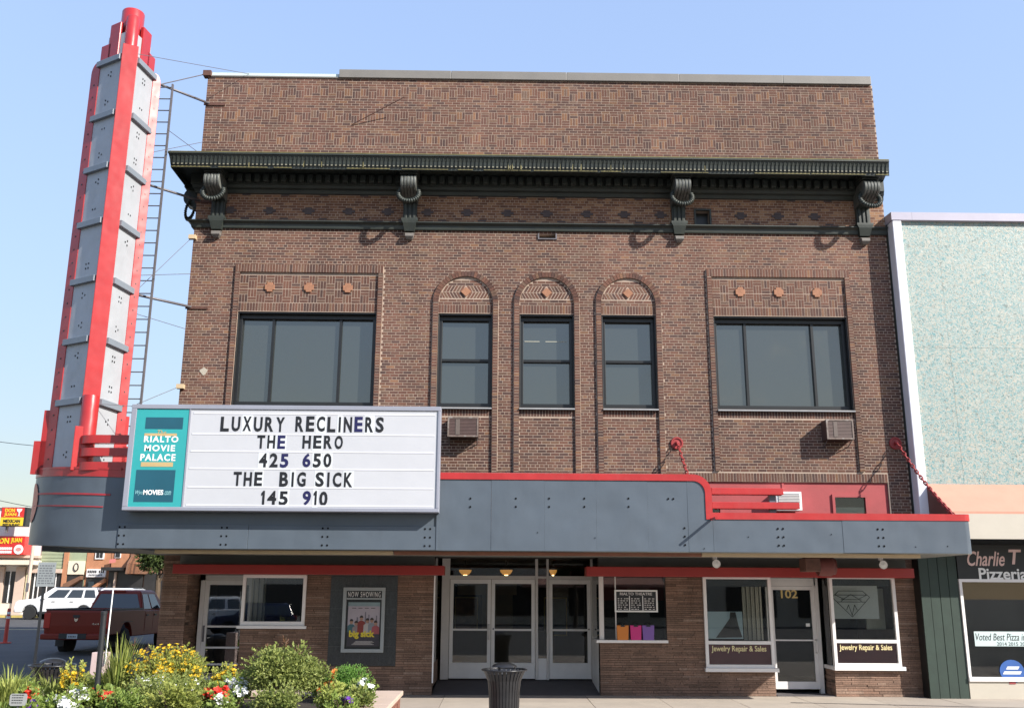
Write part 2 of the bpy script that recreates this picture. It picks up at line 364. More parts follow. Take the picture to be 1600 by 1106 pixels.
# ------------------------------------------------------------------ ground
G0 = .10
street = MB()
NX, NY = 60, 60
xs = np.concatenate([np.linspace(-900, -60, 6), np.linspace(-55, 40, 24), np.linspace(60, 900, 6)]); ys = np.concatenate([np.linspace(-600, -60, 5), np.linspace(-50, 80, 40), np.linspace(100, 900, 5)])
def gz(x, y):
    if y < 0: return -.05
    return -.05 + min(y, 9) * .048 + max(0, min(y, 45) - 9) * .0088 + max(0, min(y, 400) - 45) * .002
gv = [(x, y, gz(x, y)) for y in ys for x in xs]; nx = len(xs)
gf = [(j * nx + i, j * nx + i + 1, (j + 1) * nx + i + 1, (j + 1) * nx + i) for j in range(len(ys) - 1) for i in range(nx - 1)]
street.add(gv, gf); street.build('street', ASPH, kind='structure')
# sidewalk: slabs with recessed joints on a dark bed, the building stands on it
walk = MB().box(-10.2, 24, -10, 0.35, -.3, .085).build('sidewalk', pmat('joint', (.12, .11, .10), .95), kind='structure')
ORG['sidewalk'] = Vector((0, 0, 0))
for iy, (ya, yb) in enumerate([(-1.32, .02), (-2.9, -1.33), (-4.5, -2.91), (-6.1, -4.51), (-10, -6.11)]):
    x = -10.2
    while x < 24:
        w = 1.52
        t_ = random.random()
        MB().box(x + .006, x + w - .006, ya + .004, yb - .004, .0, G0 + random.uniform(-.002, .002), t_).build('paving_slab', CONC, walk)
        x += w
MB().box(-10.35, -10.21, -10, .35, -.3, .105).build('kerb', CONC, kind='structure')
MB().box(-10.3, -7.45, .36, 40, -.3, .1).build('side_sidewalk', CONC, kind='structure')
far_walk = MB().box(-80, 10, 39.2, 42.1, .2, .78).build('far_sidewalk', CONC, kind='structure')
MB().box(-80, 10, 39.05, 39.19, .2, .785).build('yellow_kerb', pmat('kerb_yellow', (.55, .42, .12), .8), kind='structure')
for y in (24, 24.3):
    MB().box(-60, -10.6, y, y + .12, gz(0, y) - .02, gz(0, y) + .006).build('lane_line', LINE, kind='structure')

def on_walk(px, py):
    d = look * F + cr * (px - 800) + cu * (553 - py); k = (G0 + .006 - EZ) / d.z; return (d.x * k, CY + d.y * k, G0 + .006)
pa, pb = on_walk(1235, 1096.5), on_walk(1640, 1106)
MB().add([pa, (pa[0], pa[1] - .07, pa[2]), (pb[0], pb[1] - .07, pb[2]), pb], [(0, 1, 2, 3)]).build('painted_shadow_line', pmat('shadow_line_dark', (.06, .05, .055), .9), kind='structure')  # thin cast shadow painted as a dark strip on the slabs
# ------------------------------------------------------------------ the theater building
X0, X1, ZT = -7.40, 9.50, 14.87
bld = thing('theater_building', 'dark brown brick theater building with green cornice above a sandstone shop front', 'building', (1, 4, G0))
ARCH = [-.78, 1.155, 3.11]; AW = .65; AZ = 8.98
WL, WR = (-6.19, -2.89), (5.14, 8.36); WZ0, WZ1 = 6.44, 8.71
up_holes = [(*WL, WZ0, WZ1), (*WR, WZ0, WZ1)] + [(c - AW, c + AW, WZ0, WZ1) for c in ARCH] + [(4.83, 5.17, 11.03, 11.40), (.98, 1.38, 10.62, 10.74)]
core = MB(); wall_cells(core, X0 + .005, X1 - .005, 3.06, ZT, up_holes + [(4.36, 9.0, 3.3, 4.76)], .0022, .42)
core.build('wall_core', MORTAR, bld)
body = MB().box(X0 + .02, X1 - .02, .42, 14, 3.2, ZT - .35)
body.box(X0 + .02, X0 + .28, .3, 14, G0, 3.2); body.box(X1 - .28, X1 - .02, .3, 14, G0, 3.2); body.box(X0 + .02, X1 - .02, 8, 8.2, G0, 3.2)
body.build('side_walls', pmat('side_brick', (.12, .065, .05), .9, .25, 6, .4, 30), bld)
B('shop_floor', CONCD, bld, X0 + .28, X1 - .28, 2.2, 8, G0, .26)
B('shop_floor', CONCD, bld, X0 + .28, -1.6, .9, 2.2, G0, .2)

# bricks ------------------------------------------------------
CO, BL, JT = .0677, .2032, .0110
bricks, fri = [], []
ring_o = AW + .13
def arch_half(z):
    if z < AZ: return AW + .14
    d = ring_o ** 2 - (z - AZ) ** 2
    return math.sqrt(d) + .005 if d > 0 else 0
def row_holes(z):
    h = [(a - .005, b_ + .005) for a, b_, c, d in up_holes if c - .02 < z < d + .02]
    if 6.42 < z < 9.885: h += [(WL[0] - .13, WL[1] + .13)]
    if 5.0 < z < 9.885: h += [(WR[0] - .13, WR[0] + .005), (WR[1] - .005, WR[1] + .13)] if z < 6.43 else [(WR[0] - .13, WR[1] + .13)]
    for c in ARCH:
        if z > 6.43:
            w = arch_half(z)
            if w: h.append((c - w, c + w))
        elif z > 4.5: h += [(c - AW - .14, c - AW), (c + AW, c + AW + .14)]
        if 6.21 < z < 6.44: h.append((c - AW, c + AW))
    if 6.21 < z < 6.44: h.append((WR[0], WR[1]))
    if z < 4.98: h.append((4.35, 9.02))
    return h
def lay(x0, x1, z, row, out, y=0.0, xs0=X0):
    off = (row % 2) * BL / 2
    if row % 6 == 5: L_ = BL / 2; off = BL / 4
    else: L_ = BL
    k = math.floor((x0 - xs0 - off) / L_); x = xs0 + off + k * L_
    while x < x1:
        a_, b_ = max(x, x0), min(x + L_, x1)
        if b_ - a_ > .035:
            j = random.uniform(-.0012, .0008)
            out.append((a_ + JT / 2, b_ - JT / 2, y + j, y + .03, z + JT / 2, z + CO - JT / 2, random.random()))
        x += L_
nrow = int((ZT - 3.9) / CO)
for r_ in range(nrow):
    z = 3.9 + r_ * CO; zc = z + CO / 2
    if zc > 10.80 and zc < 11.02 or zc > 11.74: continue
    lo = X0
    if zc < 6.15: lo = -4.6
    if zc < 4.62: lo = 3.4
    for a_, b_ in free(lo, X1, row_holes(zc)): lay(a_, b_, z, r_, fri if zc > 11 else bricks)
# parapet: three basket-weave bands between running courses
z = 12.22; r_ = 0
bands = [13.01, 13.62, 14.35]
while z < ZT - .04:
    hit = [b_ for b_ in bands if abs(z - b_) < CO * .6]
    if hit:
        x = X0 + .42; k = 0
        lay(X0, X0 + .42, z, 0, bricks)
        for q in range(5): lay(X0, X0 + .42, z + q * CO, q, bricks); lay(X1 - .36, X1, z + q * CO, q, bricks)
        while x < X1 - .37:
            dz = (0, CO, 2 * CO)[(k * 7 + k // 3) % 3] if k % 5 else CO
            zz = z
            st = [0, 1, 2, 3, 4]; soldier0 = int(round(dz / CO))
            for q in range(5):
                if soldier0 <= q < soldier0 + 3: continue
                bricks.append((x + JT / 2, x + BL - JT / 2, random.uniform(-.0014, .0006), .03, z + q * CO + JT / 2, z + (q + 1) * CO - JT / 2, random.random()))
            for s_ in range(3):
                bricks.append((x + s_ * CO + JT / 2, x + (s_ + 1) * CO - JT / 2, random.uniform(-.0014, .0006), .03, z + dz + JT / 2, z + dz + 3 * CO - JT / 2, min(1, random.random() * 1.1)))
            x += BL; k += 1
        z += 5 * CO; r_ += 1
    else:
        lay(X0, X1, z, r_, bricks); z += CO; r_ += 1
def soldiers(x0, x1, z0, z1, y, tmin=0, tmax=1):
    n = max(1, round((x1 - x0) / CO)); w = (x1 - x0) / n
    for i in range(n):
        bricks.append((x0 + i * w + JT / 2, x0 + (i + 1) * w - JT / 2, y + random.uniform(-.0014, .0006), .03, z0 + JT / 2, z1 - JT / 2, random.uniform(tmin, tmax)))
def strip(x0, x1, z0, z1, y):
    z = z0; r_ = 0
    while z < z1 - .02:
        bricks.append((x0 + .003, x1 - .003, y + random.uniform(-.0014, .0006), .03, z + JT / 2, min(z + CO, z1) - JT / 2, random.random())); z += CO; r_ += 1
prbk = MB()
PR = -.05
for w in (WL, WR):
    zb = 6.2 if w is WL else 5.0
    for xa, xb in ((w[0] - .12, w[0]), (w[1], w[1] + .12)):
        strip(xa, xb, zb, 9.68, PR); prbk.box(xa + .012, xb - .012, PR + .0024, .02, zb, 9.68)
    soldiers(w[0] - .12, w[1] + .12, 9.68, 9.88, PR); prbk.box(w[0] - .115, w[1] + .115, PR + .0024, .02, 9.69, 9.875)
    soldiers(w[0], w[1], 8.72, 8.93, 0)
    # basket panel
    x = w[0]; k = 0
    nn = int(round((w[1] - w[0]) / BL)); bw = (w[1] - w[0]) / nn
    for k in range(nn):
        for blk in range(2):
            z_ = 8.934 + blk * .345; up_ = (k + blk) % 2
            for q in range(2):
                zz = z_ + (q * CO if up_ else .2032 + q * CO)
                bricks.append((x + JT / 2, x + bw - JT / 2, random.uniform(-.0014, .0006), .03, zz + JT / 2, zz + CO - JT / 2, random.random()))
            zz = z_ + (2 * CO if up_ else 0); m3 = bw / 3
            for s_ in range(3): bricks.append((x + s_ * m3 + JT / 2, x + (s_ + 1) * m3 - JT / 2, random.uniform(-.0014, .0006), .03, zz + JT / 2, zz + .2032 - JT / 2, random.random()))
        x += bw
for c in ARCH:
    for s_ in (-1, 1):
        xa, xb = sorted((c + s_ * AW, c + s_ * (AW + .13)))
        strip(xa, xb, 4.75, AZ, PR); prbk.box(xa + .012, xb - .012, PR + .0024, .02, 4.75, AZ)
    soldiers(c - AW, c + AW, 8.72, 8.93, 0)
    soldiers(c - AW, c + AW, 6.23, 6.42, 0, 0, .45)
    for q in range(2, 11):
        zz = AZ - .05 + (q - 2) * CO
        if 9.07 < zz + CO / 2 < 9.42: continue
        hw = AW if zz < AZ else math.sqrt(max(0, AW ** 2 - (zz + CO - AZ) ** 2))
        if hw > .06: lay(c - hw, c + hw, zz, q, bricks)
soldiers(WR[0], WR[1], 6.23, 6.42, 0, 0, .45)
soldiers(4.36, 9.0, 4.76, 4.96, 0)
soldiers(-1.45, 4.3, 4.78, 4.97, 0)
prbk.build('raised_backing', MORTAR, bld)
# slanted chevron bricks and ring bricks of the arches
rad = MB()
for c in ARCH:
    for i in range(29):
        a_ = math.pi * (i + .5) / 29; half = math.pi / 29 / 2 * .9
        t_ = random.random(); yy = PR + random.uniform(-.004, .004)
        q = [(c + r0 * math.cos(a_ + s_ * half), AZ + r0 * math.sin(a_ + s_ * half)) for r0, s_ in ((AW, -1), (ring_o, -1), (ring_o, 1), (AW, 1))]
        rad.prism(q, 'y', yy, .03, t_)
    for s_ in (-1, 1):
        for i in range(10):
            xa = c + s_ * (.09 + i * .078)
            for hz in (-1, 1):
                za, zb = 9.245, 9.245 + hz * .155; xo = s_ * .085
                p = [(xa + s_ * .012 , za + hz * .006), (xa + s_ * .072, za + hz * .006), (xa + s_ * .072 + xo * -1, zb), (xa + s_ * .012 + xo * -1, zb)]
                if sum(math.hypot(x_ - c, z_ - AZ) > AW - .01 for x_, z_ in p) > 2: continue
                lim = AW - .012
                p = [(x_, z_) if math.hypot(x_ - c, z_ - AZ) <= lim else (c + (x_ - c) * lim / math.hypot(x_ - c, z_ - AZ), AZ + (z_ - AZ) * lim / math.hypot(x_ - c, z_ - AZ)) for x_, z_ in p]
                rad.prism(p, 'y', random.uniform(-.0014, .0006), .03, random.random())
rb = rad.build('arch_brickwork', BRICK, bld, kind='stuff')
# the 300 nearest whole bricks are objects, the rest is one mesh
cp = np.array([0, CY, EZ]); full = []
for i, b_ in enumerate(bricks):
    if abs((b_[1] - b_[0]) - (BL - JT)) < 1e-4 and abs((b_[5] - b_[4]) - (CO - JT)) < 1e-4 and 4.99 < b_[4] and -1.0 < b_[0] and b_[2] > -.02:
        full.append((math.dist(((b_[0] + b_[1]) / 2, 0, b_[4]), cp), i))
full.sort(); pick = {i for _, i in full[:300]}
boxes_build([b_ for i, b_ in enumerate(bricks) if i not in pick], 'brickwork', BRICK, bld, 'stuff')
boxes_build(fri, 'frieze_brickwork', FBRICK, bld, 'stuff')
bm_ = []
for k in range(10):
    o = MB().box(-(BL - JT) / 2, (BL - JT) / 2, 0, .03, -(CO - JT) / 2, (CO - JT) / 2, (k + .5) / 10).build('brick', BRICK)
    bm_.append(o.data); bpy.data.objects.remove(o)
for i in pick:
    b_ = bricks[i]; o = bpy.data.objects.new('brick', bm_[min(9, int(b_[6] * 10))]); COL.objects.link(o); o.parent = bld
    o.location = Vector(((b_[0] + b_[1]) / 2, b_[2], (b_[4] + b_[5]) / 2)) - ORG[bld.name]
# terracotta accents
def at_tile(x, z, s_, diamond):
    p = [(x - s_, z), (x, z - s_), (x + s_, z), (x, z + s_)] if diamond else [(x - s_, z - s_ * .55), (x - s_ * .6, z - s_ * .6), (x - s_ * .55, z - s_), (x + s_ * .55, z - s_), (x + s_ * .6, z - s_ * .6), (x + s_, z - s_ * .55), (x + s_, z + s_ * .55), (x + s_ * .6, z + s_ * .6), (x + s_ * .55, z + s_), (x - s_ * .55, z + s_), (x - s_ * .6, z + s_ * .6), (x - s_, z + s_ * .55)]
    return MB().prism(p, 'y', -.035, .03).build('terracotta_tile', TERRA, bld, bevel=.008)
for w in (WL, WR):
    wc = (w[0] + w[1]) / 2
    for k in (-1, 0, 1): at_tile(wc + k * .93, 9.31, .115, False)
for c in ARCH: at_tile(c, 9.245, .125, True)
# rosettes of dark brick in the frieze
for px in (360, 421, 482, 545, 606, 668, 730, 793, 854, 917, 975, 1032, 1157, 1215, 1272):
    x, z = at(px, 331 + (px - 360) * .004, 0); z = 11.27
    mb = MB().box(x - .15, x + .15, -.022, .02, z - .03, z + .03).box(x - .08, x + .08, -.026, .02, z + .034, z + .088).box(x - .08, x + .08, -.026, .02, z - .088, z - .034)
    mb.build('rosette', DBRICK, bld)
    B('rosette', DBRICK, bld, x + .26, x + .46, -.006, .02, 11.66, 11.70); B('rosette', DBRICK, bld, x + .26, x + .46, -.006, .02, 11.05, 11.09)
# vents
vt = MB(); vt.box(4.79, 5.21, -.03, .04, 11.40, 11.44).box(4.79, 5.21, -.03, .04, 10.99, 11.03).box(4.79, 4.83, -.03, .04, 11.03, 11.40).box(5.17, 5.21, -.03, .04, 11.03, 11.40)
v1 = vt.build('vent', GREEN, bld); B('vent_opening', BLACKF, v1, 4.83, 5.17, .2, .3, 11.03, 11.40)
v2 = MB().box(.95, 1.41, -.03, .04, 10.60, 10.625).box(.95, .98, -.03, .04, 10.625, 10.75).box(1.38, 1.41, -.03, .04, 10.625, 10.75).build('vent', STEEL, bld)
B('vent_opening', BLACKF, v2, .98, 1.38, .2, .3, 10.625, 10.74)

# cornice -----------------------------------------------------
prof = [(.02, 11.70), (-.06, 11.70), (-.09, 11.78), (-.17, 11.80), (-.20, 11.86), (-.24, 11.87), (-.24, 12.13), (-.84, 12.15), (-.85, 11.99), (-.90, 11.97), (-.91, 12.03), (-.925, 12.06), (-.95, 12.16), (-1.0, 12.27), (-1.03, 12.28), (-1.03, 12.33), (.02, 12.42)]
def xl(y): return X0 - .42 * max(0, -y)
def xr(y): return X1 - .20 * max(0, -y)
mb = MB().loft([[(xl(y), y, z) for y, z in prof], [(xr(y), y, z) for y, z in prof]])
mb.loft([[(xl(y), y + .001, z) for y, z in prof], [(xl(y), 3.0, z) for y, z in prof]])
cor = mb.build('cornice', GREEN, bld)
fl = MB(); x = -7.70
while x < 9.27:
    fl.loft([[(x - .026, -.912, 12.04), (x + .026, -.912, 12.04), (x + .026, -.945, 12.035), (x - .026, -.945, 12.035)], [(x - .026, -.93, 12.15), (x + .026, -.93, 12.15), (x + .026, -.967, 12.15), (x - .026, -.967, 12.15)], [(x - .012, -.98, 12.24), (x + .012, -.98, 12.24), (x + .012, -.995, 12.24), (x - .012, -.995, 12.24)]])
    x += .098
fl.build('fluting', GREEN, cor, kind='stuff')
tip = MB(); x = -7.70
while x < 9.27: tip.box(x - .02, x + .02, -.951, -.947, 12.036, 12.07 + random.random() * .03); x += .098
tip.build('worn_flute_edge', pmat('worn_tip', (.20, .19, .14), .7, .4, 4, 0), cor, kind='stuff')
mb = MB().box(-7.82, 9.28, -1.036, -1.031, 12.315, 12.335)
x = -7.77
while x < 9.1:
    w = random.uniform(.3, 1.6)
    if random.random() < .7: mb.box(x, min(x + w, 9.29), -.915, -.911, 11.985, 12.0 + random.random() * .012)
    x += w + random.random() * .3
for k in range(14):
    x = random.uniform(-6, 9); mb.box(x, x + random.uniform(.01, .03), -.956, -.952, 12.0, 12.15)
mb.build('worn_lip', OCHRE, cor)
BR = [-6.83, -2.17, 4.39, 8.93]
x = -7.15
dm = MB().box(-.065, .065, 0, .13, -.11, .08).build('dentil', GREEN, cor, bevel=.01); dm.location = (x, -.37, 12.0)
while x < 9.25:
    x += .213
    if min(abs(x - b_) for b_ in BR) < .24: continue
    o = dm.copy(); COL.objects.link(o); o.location = (x, -.37, 12.0)
mprof = [(.02, 10.80), (-.05, 10.80), (-.06, 10.83), (-.07, 10.90), (-.11, 10.93), (-.15, 10.95), (-.15, 10.975), (.02, 11.02)]
MB().loft([[(X0 + y, y, z) for y, z in mprof], [(X1, y, z) for y, z in mprof]]).build('moulding', GREEN, bld)
MB().loft([[(X0 + y, y + .001, z) for y, z in mprof], [(X0 + y, 3.0, z) for y, z in mprof]]).build('moulding', GREEN, bld)
def bracket(rotleft=False):
    """scroll bracket: cap, fluted scroll, wreath, fluted pendant and foot; built at x=0"""
    cap = MB().box(-.24, .24, -.80, -.02, 12.00, 12.14).box(-.21, .21, -.74, -.02, 11.95, 12.0)
    sc = []
    for k in range(5):
        xk = -.152 + k * .076; p = []
        for i in range(11):
            a_ = R(100 - i * 22); p.append((-.50 - .20 * math.cos(a_) * .9, 11.74 + .23 * math.sin(a_)))
        pts = [(-.02, 11.95), *[(-.64 - .19 * math.sin(R(i * 18)), 11.76 + .185 * math.cos(R(i * 18))) for i in range(11)], (-.40, 11.50), (-.12, 11.46), (-.02, 11.44)]
        sc.append(MB().prism(pts, 'x', xk - .033, xk + .033))
    mid = MB().box(-.17, .17, -.36, -.02, 11.46, 11.93)
    wr = MB(); path = []
    for i in range(28):
        a_ = 2 * math.pi * i / 28; path.append((.245 * math.cos(a_), -.60 + .12 * math.sin(a_) , 11.50 + .235 * math.sin(a_)))
    for i in range(28):
        p, q = Vector(path[i]), Vector(path[(i + 1) % 28]); wr.tube([p, p.lerp(q, .5), q], [.042, .066, .042], 6)
    pend = MB().box(-.165, .165, -.12, -.01, 11.02, 11.50)
    for k in (-1, 0, 1): pend.box(k * .1 - .03, k * .1 + .03, -.15, -.12, 11.04, 11.46)
    foot = MB().loft([[(-.2, -.2, 11.05), (.2, -.2, 11.05), (.2, 0, 11.05), (-.2, 0, 11.05)], [(-.2, -.2, 11.0), (.2, -.2, 11.0), (.2, 0, 11.0), (-.2, 0, 11.0)], [(-.16, -.19, 10.93), (.16, -.19, 10.93), (.16, 0, 10.93), (-.16, 0, 10.93)], [(-.12, -.12, 10.74), (.12, -.12, 10.74), (.12, 0, 10.74), (-.12, 0, 10.74)]])
    drop = MB().loft([[(-.12, -.10, 10.70), (.12, -.10, 10.70), (.12, 0, 10.70), (-.12, 0, 10.70)], [(-.10, -.16, 10.66), (.10, -.16, 10.66), (.10, 0, 10.66), (-.10, 0, 10.66)], [(-.10, -.16, 10.60), (.10, -.16, 10.60), (.10, 0, 10.60), (-.10, 0, 10.60)], [(-.06, -.1, 10.54), (.06, -.1, 10.54), (.06, 0, 10.54), (-.06, 0, 10.54)]])
    return cap, sc, mid, wr, pend, foot, drop
GLIGHT = pmat('weathered_bracket', (.17, .155, .14), .7, .25, 5, .2)
GSCROLL = pmat('scroll_paint', (.10, .105, .095), .5, .4, 6, .2, dirt=(.34, .34, .31), dscale=6, damt=.8)
for bi, bx in enumerate(BR):
    cap, sc, mid, wr, pend, foot, drop = bracket()
    def mv(m_): m_.v = [(x + bx, y, z) for x, y, z in m_.v]; return m_
    bo = mv(cap).build('bracket', GREEN, bld, bevel=.012)
    for s_ in sc: mv(s_).build('scroll', GSCROLL, bo, bevel=.012, smooth=R(35))
    mv(mid).build('bracket_body', GREEN, bo)
    mv(wr).build('wreath', GREEN, bo, smooth=True); mv(pend).build('pendant', GREEN, bo, bevel=.008)
    mv(foot).build('bracket_foot', GREEN, bo); mv(drop).build('bracket_drop', GLIGHT, bo)
# the bracket on the left flank, seen from its side
cap, sc, mid, wr, pend, foot, drop = bracket()
def mvs(m_): m_.v = [(X0 + y * .55, .55 + x, z) for x, y, z in m_.v]; return m_
bo = mvs(cap).build('bracket', GREEN, bld)
for s_ in sc: mvs(s_).build('scroll', GREEN, bo)
mvs(mid).build('bracket_body', GREEN, bo); mvs(wr).build('wreath', GREEN, bo); mvs(pend).build('pendant', GREEN, bo); mvs(foot).build('bracket_foot', GREEN, bo)
# coping
for a_, b_ in ((-4.08, -1.25), (-1.244, 1.68), (1.686, 4.55), (4.556, 7.2), (7.206, 9.46)):
    MB().box(a_, b_, -.06, .5, 14.875, 15.10).build('coping', GMETAL, bld, bevel=.008)
B('flashing', PALE, bld, X0 + .05, -4.085, .01, .4, 14.875, 15.0)
B('coping', GMETAL, bld, X0 - .01, -4.085, -.03, .4, 14.872, 14.905)

# upper windows ----------------------------------------------
def window(x0, x1, z0, z1, cols=(), rows=(), sill=True, y=.20):
    f = MB(); t = .10
    f.box(x0, x1, y - .06, y + .1, z1 - .14, z1).box(x0, x1, y - .06, y + .1, z0, z0 + .12).box(x0, x0 + t, y - .06, y + .1, z0 + .12, z1 - .14).box(x1 - t, x1, y - .06, y + .1, z0 + .12, z1 - .14)
    # outer reveal lining
    f.box(x0, x0 + .03, .03, y - .061, z0, z1).box(x1 - .03, x1, .03, y - .061, z0, z1).box(x0 + .031, x1 - .031, .03, y - .061, z1 - .04, z1)
    o = f.build('window', BLACKF, bld, bevel=.006)
    xs_ = [x0 + t] + list(cols) + [x1 - t]; zs_ = [z0 + .12] + list(rows) + [z1 - .14]
    for c in cols: B('mullion', BLACKF, o, c - .03, c + .03, y - .03, y + .08, z0 + .12, z1 - .14)
    for r_ in rows: B('meeting_rail', BLACKF, o, x0 + t, x1 - t, y - .035, y + .08, r_ - .03, r_ + .03)
    for i in range(len(xs_) - 1):
        for j in range(len(zs_) - 1):
            dy = random.uniform(-.004, .004); xa, xb, za, zb = xs_[i] , xs_[i + 1] , zs_[j] , zs_[j + 1] 
            xa += .028 if i else 0; xb -= .028 if i < len(xs_) - 2 else 0; za += .028 if j else 0; zb -= .028 if j < len(zs_) - 2 else 0
            MB().add([(xa, y + .04 + dy, za), (xb, y + .04 - dy, za), (xb, y + .045 - dy, zb), (xa, y + .045 + dy, zb), (xa, y + .06, za), (xb, y + .06, za), (xb, y + .06, zb), (xa, y + .06, zb)], [(0, 1, 2, 3), (4, 7, 6, 5), (0, 4, 5, 1), (1, 5, 6, 2), (2, 6, 7, 3), (3, 7, 4, 0)]).build('pane', UPGLASS, o)
    if sill: MB().prism([(-.09, z0 - .05), (.13, z0 - .05), (.13, z0 + .01), (-.09, z0 - .02)], 'x', x0 + .004, x1 - .004).build('sill', SILL, o)
    return o
w2 = None
window(*WL, WZ0, WZ1, cols=(-5.36, -3.76))
window(*WR, WZ0, WZ1, cols=(5.93, 7.55))
for k_, c in enumerate(ARCH):
    wo = window(c - AW, c + AW, WZ0, WZ1, rows=(7.60,))
    if k_ == 1:
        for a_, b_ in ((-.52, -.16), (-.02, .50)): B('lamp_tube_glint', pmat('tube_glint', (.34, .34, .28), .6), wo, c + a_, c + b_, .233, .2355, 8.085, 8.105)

# red painted shop bay behind the marquee
rw = MB(); wall_cells(rw, 4.365, 8.995, 3.3, 4.757, [(4.5, 5.1, 3.3, 4.22), (7.75, 8.45, 3.3, 4.42)], .05, .09)
rw.box(6.55, 6.60, .03, .05, 3.3, 4.757)
rwo = rw.build('red_panel', REDWALL, bld)
for a_, b_, zt in ((4.5, 5.1, 4.22), (7.75, 8.45, 4.42)):
    fr = MB().box(a_ - .06, a_, .01, .055, 3.3, zt).box(b_, b_ + .06, .01, .055, 3.3, zt).box(a_ - .06, b_ + .06, .01, .055, zt, zt + .07).build('window', REDWALL, bld)
    B('pane', GLASS, fr, a_, b_, .06, .068, 3.3, zt)
    B('curtain', CURT, fr, a_ + .02, b_ - .02, .10, .12, 3.3, zt - .22)

# ------------------------------------------------------------------ sandstone ground floor
gh = [(-6.83, -5.60, 0, 2.62), (-5.60, -4.195, 1.53, 2.62), (-3.66, -2.18, .70, 2.62), (-1.37, 2.30, 0, 3.2), (2.30, 3.79, 1.27, 2.67), (4.62, 6.14, .62, 2.65), (6.14, 7.45, 0, 2.65), (7.45, 8.93, .66, 2.67)]
for xa_, xb_ in ((X0 + .03, -1.37), (2.30, X1 - .03)):
    core = MB(); wall_cells(core, xa_, xb_, G0, 3.06, gh, .02, .26); core.build('wall_core', SMORTAR, bld)
stones = []
z = G0; ri = 0
while z < 2.86:
    h = random.choice((.036, .04, .045, .05, .058, .07)); zc = z + h / 2
    holes = [(a_, b_) for a_, b_, c, d in gh if c < zc < d]
    for lo, hi in free(X0, X1, holes):
        x = lo
        while x < hi - .02:
            L_ = random.uniform(.16, .62)
            if hi - x - L_ < .12: L_ = hi - x
            stones.append((x + .003, x + L_ - .003, random.uniform(-.012, .006), .03, z + .004, z + h - .004, random.random()))
            x += L_
    z += h; ri += 1
z = 2.86
while z < 3.04:
    for lo, hi in ((X0, -7.03), (9.22, X1)): stones.append((lo, hi, random.uniform(-.02, 0), .03, z + .003, z + .057, random.random()))
    z += .06
# returns: left pillar jamb, door 102 jambs
for xj, sgn, ye in ((-6.83, 1, .85), (7.45, -1, .60)):
    z = G0
    while z < 2.62:
        if xj > 7 and z > .62: break
        h = random.choice((.05, .06, .075)); y = .03
        while y < ye:
            L_ = random.uniform(.2, .5)
            if ye - y - L_ < .15: L_ = ye - y
            d = random.uniform(-.004, .018)
            stones.append((min(xj - sgn * .03, xj + sgn * d), max(xj - sgn * .03, xj + sgn * d), y + .003, y + L_ - .003, z + .003, z + h - .003, random.random())); y += L_
        z += h
big = sorted(range(len(stones)), key=lambda i: -(stones[i][1] - stones[i][0]) * (stones[i][5] - stones[i][4]) * (2 if stones[i][4] > .5 else 1))
pick = set(big[:290])
boxes_build([s_ for i, s_ in enumerate(stones) if i not in pick], 'stonework', STONE, bld, 'stuff')
for i in pick:
    s_ = stones[i]; MB().box(*s_[:6], tint=s_[6]).build('stone', STONE, bld)
# granite poster surround
gx = [-3.66, -3.29, -2.92, -2.55, -2.18]; gzs = [.70, 1.1, 1.5, 1.9, 2.3, 2.64]
for i in range(4):
    for j in range(5):
        MB().box(gx[i] + .003, gx[i + 1] - .003, -.012 + random.uniform(0, .002), .03, gzs[j] + .003, gzs[j + 1] - .003).build('granite_tile', GRANITE, bld)
B('wall_backing', CASEF0, bld, -3.66, -2.18, -.004, .26, .7, 2.64)
# board above the valance
B('header_board', SOFFIT, bld, -7.03, -1.37, -.03, .02, 2.62, 3.06)
B('header_board', SOFFIT, bld, 2.30, 9.22, -.03, .02, 2.66, 3.06)

# valances
def valance(x0, x1, z0, z1):
    MB().box(x0, x1, -.50, -.035, z0, z1).build('valance', REDDK, bld, bevel=.01)
valance(-7.03, -1.13, 2.625, 2.825); valance(1.98, 9.2, 2.62, 2.825)

def sash(root, name, x0, x1, z0, z1, y, t=.06, d=.06, mat=ALU, glass=GLASS, rows=(), bottom=None, top=None, rt=.04):
    f = MB(); bt = bottom or t; tt = top or t
    f.box(x0, x1, y - d / 2, y + d / 2, z1 - tt, z1).box(x0, x1, y - d / 2, y + d / 2, z0, z0 + bt).box(x0, x0 + t, y - d / 2, y + d / 2, z0 + bt, z1 - tt).box(x1 - t, x1, y - d / 2, y + d / 2, z0 + bt, z1 - tt)
    o = f.build(name, mat, root, bevel=.005)
    zs_ = [z0 + bt, *rows, z1 - tt]
    for r_ in rows: B('rail', mat, o, x0 + t, x1 - t, y - d / 2 + .004, y + d / 2 - .004, r_ - rt / 2, r_ + rt / 2)
    for j in range(len(zs_) - 1):
        if glass: B('pane', glass, o, x0 + t, x1 - t, y - .004, y + .004, zs_[j] + (rt / 2 if j else 0), zs_[j + 1] - (rt / 2 if j < len(zs_) - 2 else 0))
    return o
